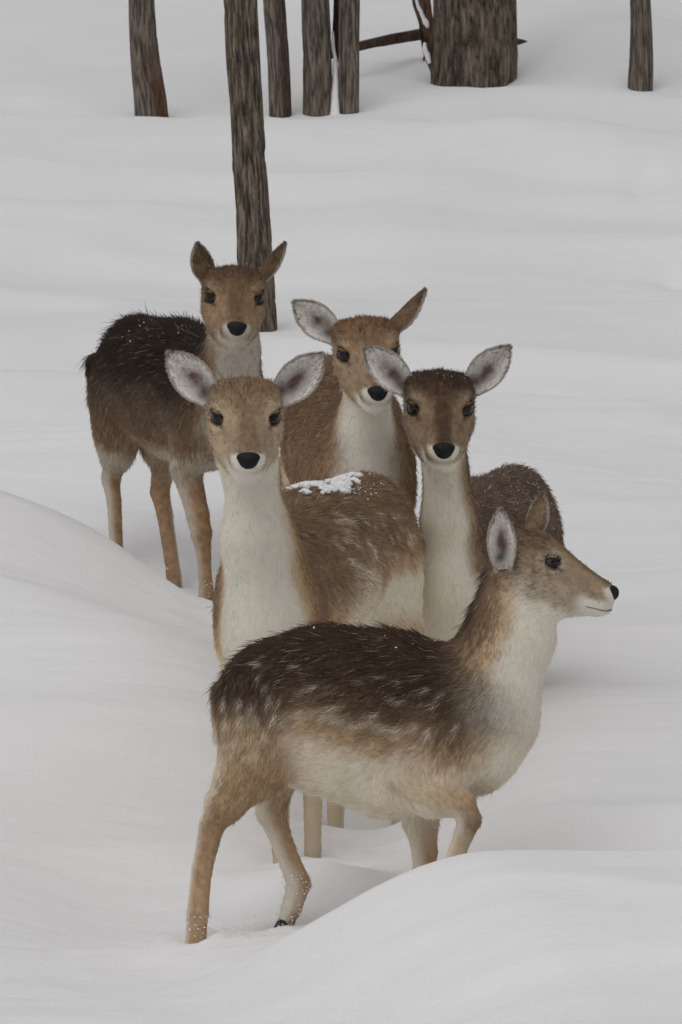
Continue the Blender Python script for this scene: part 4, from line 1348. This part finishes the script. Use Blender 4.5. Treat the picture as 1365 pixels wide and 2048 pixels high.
# --- doe behind, head tilted -------------------------------------------------
def doe_tilted():
    C = Coat()
    C.dark = L(142, 114, 88); C.mid = L(162, 132, 102); C.warm = L(190, 156, 116); C.line = (0.2, -0.6); C.neck_white = 0.0
    C.face = L(170, 144, 116); C.brow = L(140, 112, 84); C.crown = L(140, 108, 78); C.grey = L(176, 150, 118)
    d = 17.2; s = d / F_PX
    up = np.array([0, 0, 1.0])
    c0, c1, c2 = W(722, 930, d), W(690, 890, d + 0.28), W(655, 838, d + 0.56)
    fw = nrm((c0 - c2) * [1, 1, 0])
    lf = np.cross(up, fw)

    def prims():
        q = lambda a, b: (a * s, b * s)
        back = nrm(-fw + [0, 0, -0.45])
        p = [seg(c0, c1, q(130, 98), q(145, 112), up, 'torso', 0.06, back),
             seg(c1, c2, q(145, 112), q(132, 84), up, 'torso', 0.06, back),
             seg(W(726, 960, d - 0.05), W(730, 850, d - 0.10), q(78, 50), q(58, 43), -fw, 'neck', 0.05, cb(0.0, -1, 0), nw=-0.25),
             seg(W(730, 850, d - 0.10), W(738, 720, d - 0.10), q(58, 45), q(50, 42), -fw, 'neck', 0.04, cb(0.0, -1, 0)),
             seg(W(726, 960, d - 0.05), W(720, 1060, d + 0.0), q(80, 56), q(75, 56), -fw, 'neck', 0.05, cb(0.0, -1, 0), nw=-0.35)]
        for sg in (-1, 1):
            p += [ell(c0 + lf * 0.075 * sg + [0, 0, -0.06], np.stack([np.array([0, 0, -1.0]), lf, fw], 1), np.array([125, 42, 72]) * s, 'shoulder', 0.03, nrm(np.array([0, 0, -1.0]) - 0.4 * fw), shift=0.1),
                  ell(c2 + lf * 0.055 * sg + [0, 0, -0.09], np.stack([np.array([0, 0, -1.0]), lf, fw], 1), np.array([135, 46, 85]) * s, 'rump', 0.03, nrm(np.array([0, 0, -1.0]) - 0.3 * fw))]
        for (x, dd, sg) in ((668, 0.03, -1), (775, 0.0, 1), (590, 0.55, -1), (690, 0.58, 1)):
            y = 1060 if dd < 0.2 else 990
            p += limb([(x, y, d + dd, 50, 38), (x, y + 150, d + dd, 26, 22), (x, y + 260, d + dd, 18, 17), (x, y + 400, d + dd, 16, 16)], d, fw, C, 0.4 * sg, [C.warm, C.leg, C.leg, C.leg], 0.03)
        return p
    return dict(seed=41, coat=C, d=d, prims=prims, hairs=110000,
                head=dict(at=(735, 720), d=d - 0.18, turn=(9, 25, 4), s=1.2),
                ears=[dict(base=(-42, -48, 30), axis=(-0.78, 0.62, -0.15), face=(0.02, -0.1, 1), L=112, W=32, cup=0.8),
                      dict(base=(-46, 46, 38), axis=(0.78, 0.62, -0.1), face=(0.50, -0.66, -0.5), L=100, W=29, cup=0.9)],
                feet=[0], base=(720, 1380, d),
                label='doe looking over the backs with one ear turned away, half hidden by a neighbour ear')


# --- doe on the right -------------------------------------------------
def doe_right():
    C = Coat()
    C.dark = L(130, 108, 92); C.mid = L(140, 116, 96); C.warm = L(174, 146, 114); C.line = (-0.25, -0.8); C.neck_white = -0.5
    C.white = L(238, 230, 212)
    C.face = L(150, 124, 98); C.brow = L(88, 66, 50); C.crown = L(86, 66, 52); C.grey = L(150, 128, 104); C.ear_back = L(110, 86, 66)
    d = 16.6; s = d / F_PX
    up = np.array([0, 0, 1.0])
    c0, c1, c2 = W(905, 1150, d), W(965, 1105, d + 0.27), W(1028, 1058, d + 0.56)
    fw = nrm((c0 - c2) * [1, 1, 0])
    lf = np.cross(up, fw)

    def prims():
        q = lambda a, b: (a * s, b * s)
        back = nrm(-fw + [0, 0, -0.4])
        p = [seg(c0, c1, q(118, 74), q(140, 98), up, 'torso', 0.06, back),
             seg(c1, c2, q(140, 98), q(132, 88), up, 'torso', 0.06, back),
             seg(W(906, 1180, d - 0.06), W(900, 1040, d - 0.10), q(78, 58), q(62, 48), -fw, 'neck', 0.06, cb(0.05, -1, 0)),
             seg(W(900, 1040, d - 0.10), W(884, 860, d - 0.10), q(62, 48), q(50, 42), -fw, 'neck', 0.04, cb(0.05, -1, 0)),
             seg(W(906, 1180, d - 0.06), W(905, 1290, d + 0.0), q(75, 62), q(75, 68), -fw, 'neck', 0.06, cb(0.0, -1, 0))]
        for sg in (-1, 1):
            p += [ell(c0 + lf * 0.05 * sg + [0, 0, -0.06], np.stack([np.array([0, 0, -1.0]), lf, fw], 1), np.array([120, 38, 72]) * s, 'shoulder', 0.03, nrm(np.array([0, 0, -1.0]) - 0.4 * fw), shift=0.1),
                  ell(c2 + lf * 0.06 * sg + [0, 0, -0.09], np.stack([np.array([0, 0, -1.0]), lf, fw], 1), np.array([135, 46, 85]) * s, 'rump', 0.03, nrm(np.array([0, 0, -1.0]) - 0.3 * fw))]
        for (x, dd, sg) in ((865, 0.0, -1), (950, 0.02, 1), (955, 0.52, -1), (1060, 0.58, 1)):
            y = 1270 if dd < 0.2 else 1200
            p += limb([(x, y, d + dd, 50, 36), (x, y + 130, d + dd, 24, 20), (x, y + 230, d + dd, 17, 16), (x, y + 350, d + dd, 16, 16)], d, fw, C, 0.4 * sg, [C.warm, C.leg, C.leg, C.leg], 0.03)
        return p
    return dict(seed=53, coat=C, d=d, prims=prims, hairs=110000,
                head=dict(at=(879, 832), d=d - 0.18, turn=(3, 24, -1), s=1.23),
                ears=[dict(base=(-42, -50, 30), axis=(-0.72, 0.68, -0.15), face=(0.05, -0.1, 1), L=114, W=31, cup=0.85),
                      dict(base=(-42, 50, 30), axis=(0.70, 0.72, -0.15), face=(-0.05, -0.1, 1), L=114, W=31, cup=0.85)],
                feet=[0], base=(910, 1540, d),
                label='doe with a dark brown forehead and long neck beside the striding fawn')


for fn in (fawn_front, doe_middle, fawn_dark, doe_tilted, doe_right):
    build_deer(fn())


# ------------------------------------------------------------------ snow caught in the coats
ICO_V = np.array([[0, 0, 1], [.894, 0, .447], [.276, .851, .447], [-.724, .526, .447], [-.724, -.526, .447], [.276, -.851, .447],
                  [.724, .526, -.447], [-.276, .851, -.447], [-.894, 0, -.447], [-.276, -.851, -.447], [.724, -.526, -.447], [0, 0, -1]])
ICO_F = np.array([[0, 1, 2], [0, 2, 3], [0, 3, 4], [0, 4, 5], [0, 5, 1], [1, 6, 2], [2, 7, 3], [3, 8, 4], [4, 9, 5], [5, 10, 1],
                  [2, 6, 7], [3, 7, 8], [4, 8, 9], [5, 9, 10], [1, 10, 6], [11, 7, 6], [11, 8, 7], [11, 9, 8], [11, 10, 9], [11, 6, 10]])


def flakes(name, P, rad, label, seed):
    r = np.random.default_rng(seed)
    n = len(P)
    V = P[:, None] + ICO_V[None] * rad[:, None, None] * r.uniform(0.6, 1.3, (n, 12, 1)) * r.uniform(0.6, 1.3, (n, 1, 3))
    Fc = ICO_F[None] + 12 * np.arange(n)[:, None, None]
    o = mesh_obj(name, V.reshape(-1, 3), Fc.reshape(-1, 3), M_SNOW)
    return tag(o, label, 'snow', kind='stuff')


def pixel_of(P):
    q = P - CAM
    z = q @ FWD
    return 682.5 + F_PX * (q @ RIGHT) / z, 1024 - F_PX * (q @ UP) / z


def coat_points(deer, x0, x1, y0, y1, n, seed, up_min=-1.0, off=0.010, test=None):
    r = np.random.default_rng(seed)
    V, N = deer['V'], deer['N']
    px, py = pixel_of(V)
    m = (px > x0) & (px < x1) & (py > y0) & (py < y1) & ((N @ -FWD) > 0.05) & (N[:, 2] > up_min)
    if test is not None: m &= test(V, px, py)
    idx = np.flatnonzero(m)
    if len(idx) == 0: return np.zeros((0, 3))
    k = r.choice(idx, n)
    return V[k] + N[k] * (off + r.uniform(-0.003, 0.003, (n, 1))) + r.normal(0, 0.0015, (n, 3))


fa, dm, fd, dt, dr = DEER
rr = np.random.default_rng(77)
# patch of packed snow on the middle doe
P = coat_points(dm, 556, 742, 915, 1005, 1300, 1, 0.12, 0.004,
                lambda V, px, py: (0.6 * fbm(V * 34 + 4, 3) + 0.6 * fbm(V * 80, 2) > 0.16 + 0.9 * (((px - 640) / 88) ** 2 + ((py - 958) / 36) ** 2 - 0.7)))
if len(P):
    pr = [ell(p, np.eye(3), np.array([1.4, 1.4, 0.55]) * q, 's', 0.004, (0, 0, 1)) for p, q in zip(P, rr.uniform(0.0016, 0.0036, len(P)))]
    Fs, os_ = blend_field(pr, 0.0022, 0.01)
    Vs, Qs = surface_nets(Fs, os_, 0.0022)
    o = mesh_obj('snow_patch', Vs, Qs, M_SNOW)
    tag(o, 'crusted patch of snow lying on the back of the pale-faced doe', 'snow', kind='stuff')
flakes('snow_flakes', np.concatenate([coat_points(dm, 560, 760, 925, 1010, 90, 2, 0.1, 0.014)]), rr.uniform(0.0007, 0.002, 90), 'loose snow grains scattered round the snow patch on the middle doe', 2)
P = np.concatenate([coat_points(fd, 250, 410, 605, 690, 34, 3, 0.1, 0.016), coat_points(fd, 415, 520, 520, 560, 10, 4, 0.1, 0.010)])
flakes('snow_flakes', P, rr.uniform(0.0006, 0.0016, len(P)), 'fine snow grains on the dark back of the fawn behind', 3)
P = np.concatenate([coat_points(dr, 940, 1125, 915, 1060, 260, 5, -0.1, 0.012), coat_points(dr, 850, 930, 730, 780, 12, 6, 0.0, 0.010)])
flakes('snow_flakes', P, rr.uniform(0.0004, 0.0012, len(P)), 'fine snow grains on the back of the dark-browed doe', 4)
P = np.concatenate([coat_points(fa, 370, 440, 1830, 1870, 45, 7, -1, 0.005), coat_points(fa, 545, 630, 1745, 1850, 110, 8, -1, 0.005), coat_points(fa, 600, 900, 1240, 1320, 12, 9, 0, 0.015)])
flakes('snow_flakes', P, rr.uniform(0.0008, 0.0024, len(P)), 'snow crystals clinging to the lower legs of the striding fawn', 5)
P = np.concatenate([coat_points(fd, 330, 430, 1130, 1200, 40, 10, -1, 0.005)])
flakes('snow_flakes', P, rr.uniform(0.0008, 0.0022, len(P)), 'snow crystals clinging to the feet of the dark fawn', 6)
build_trees()
build_ground()

# powder and crumbs kicked up by the hind feet
n = 520
a = rr.uniform(0, 6.28, n); q = np.abs(rr.normal(0, 1, n))
cx, cy = W(505, 1815, 15.02)[:2]
fx, fy = cx + 0.085 * q * np.cos(a), cy + 0.16 * q * np.sin(a)
P = np.stack([fx, fy, ground_z(fx, fy) + 0.001 + 0.016 * rr.random(n) ** 3 * np.exp(-q)], 1)
flakes('snow_crumbs', P, rr.uniform(0.0006, 0.0022, n) * np.exp(-0.3 * q), 'loose powder and crumbs of snow kicked up beside the hind feet of the striding fawn', 9)
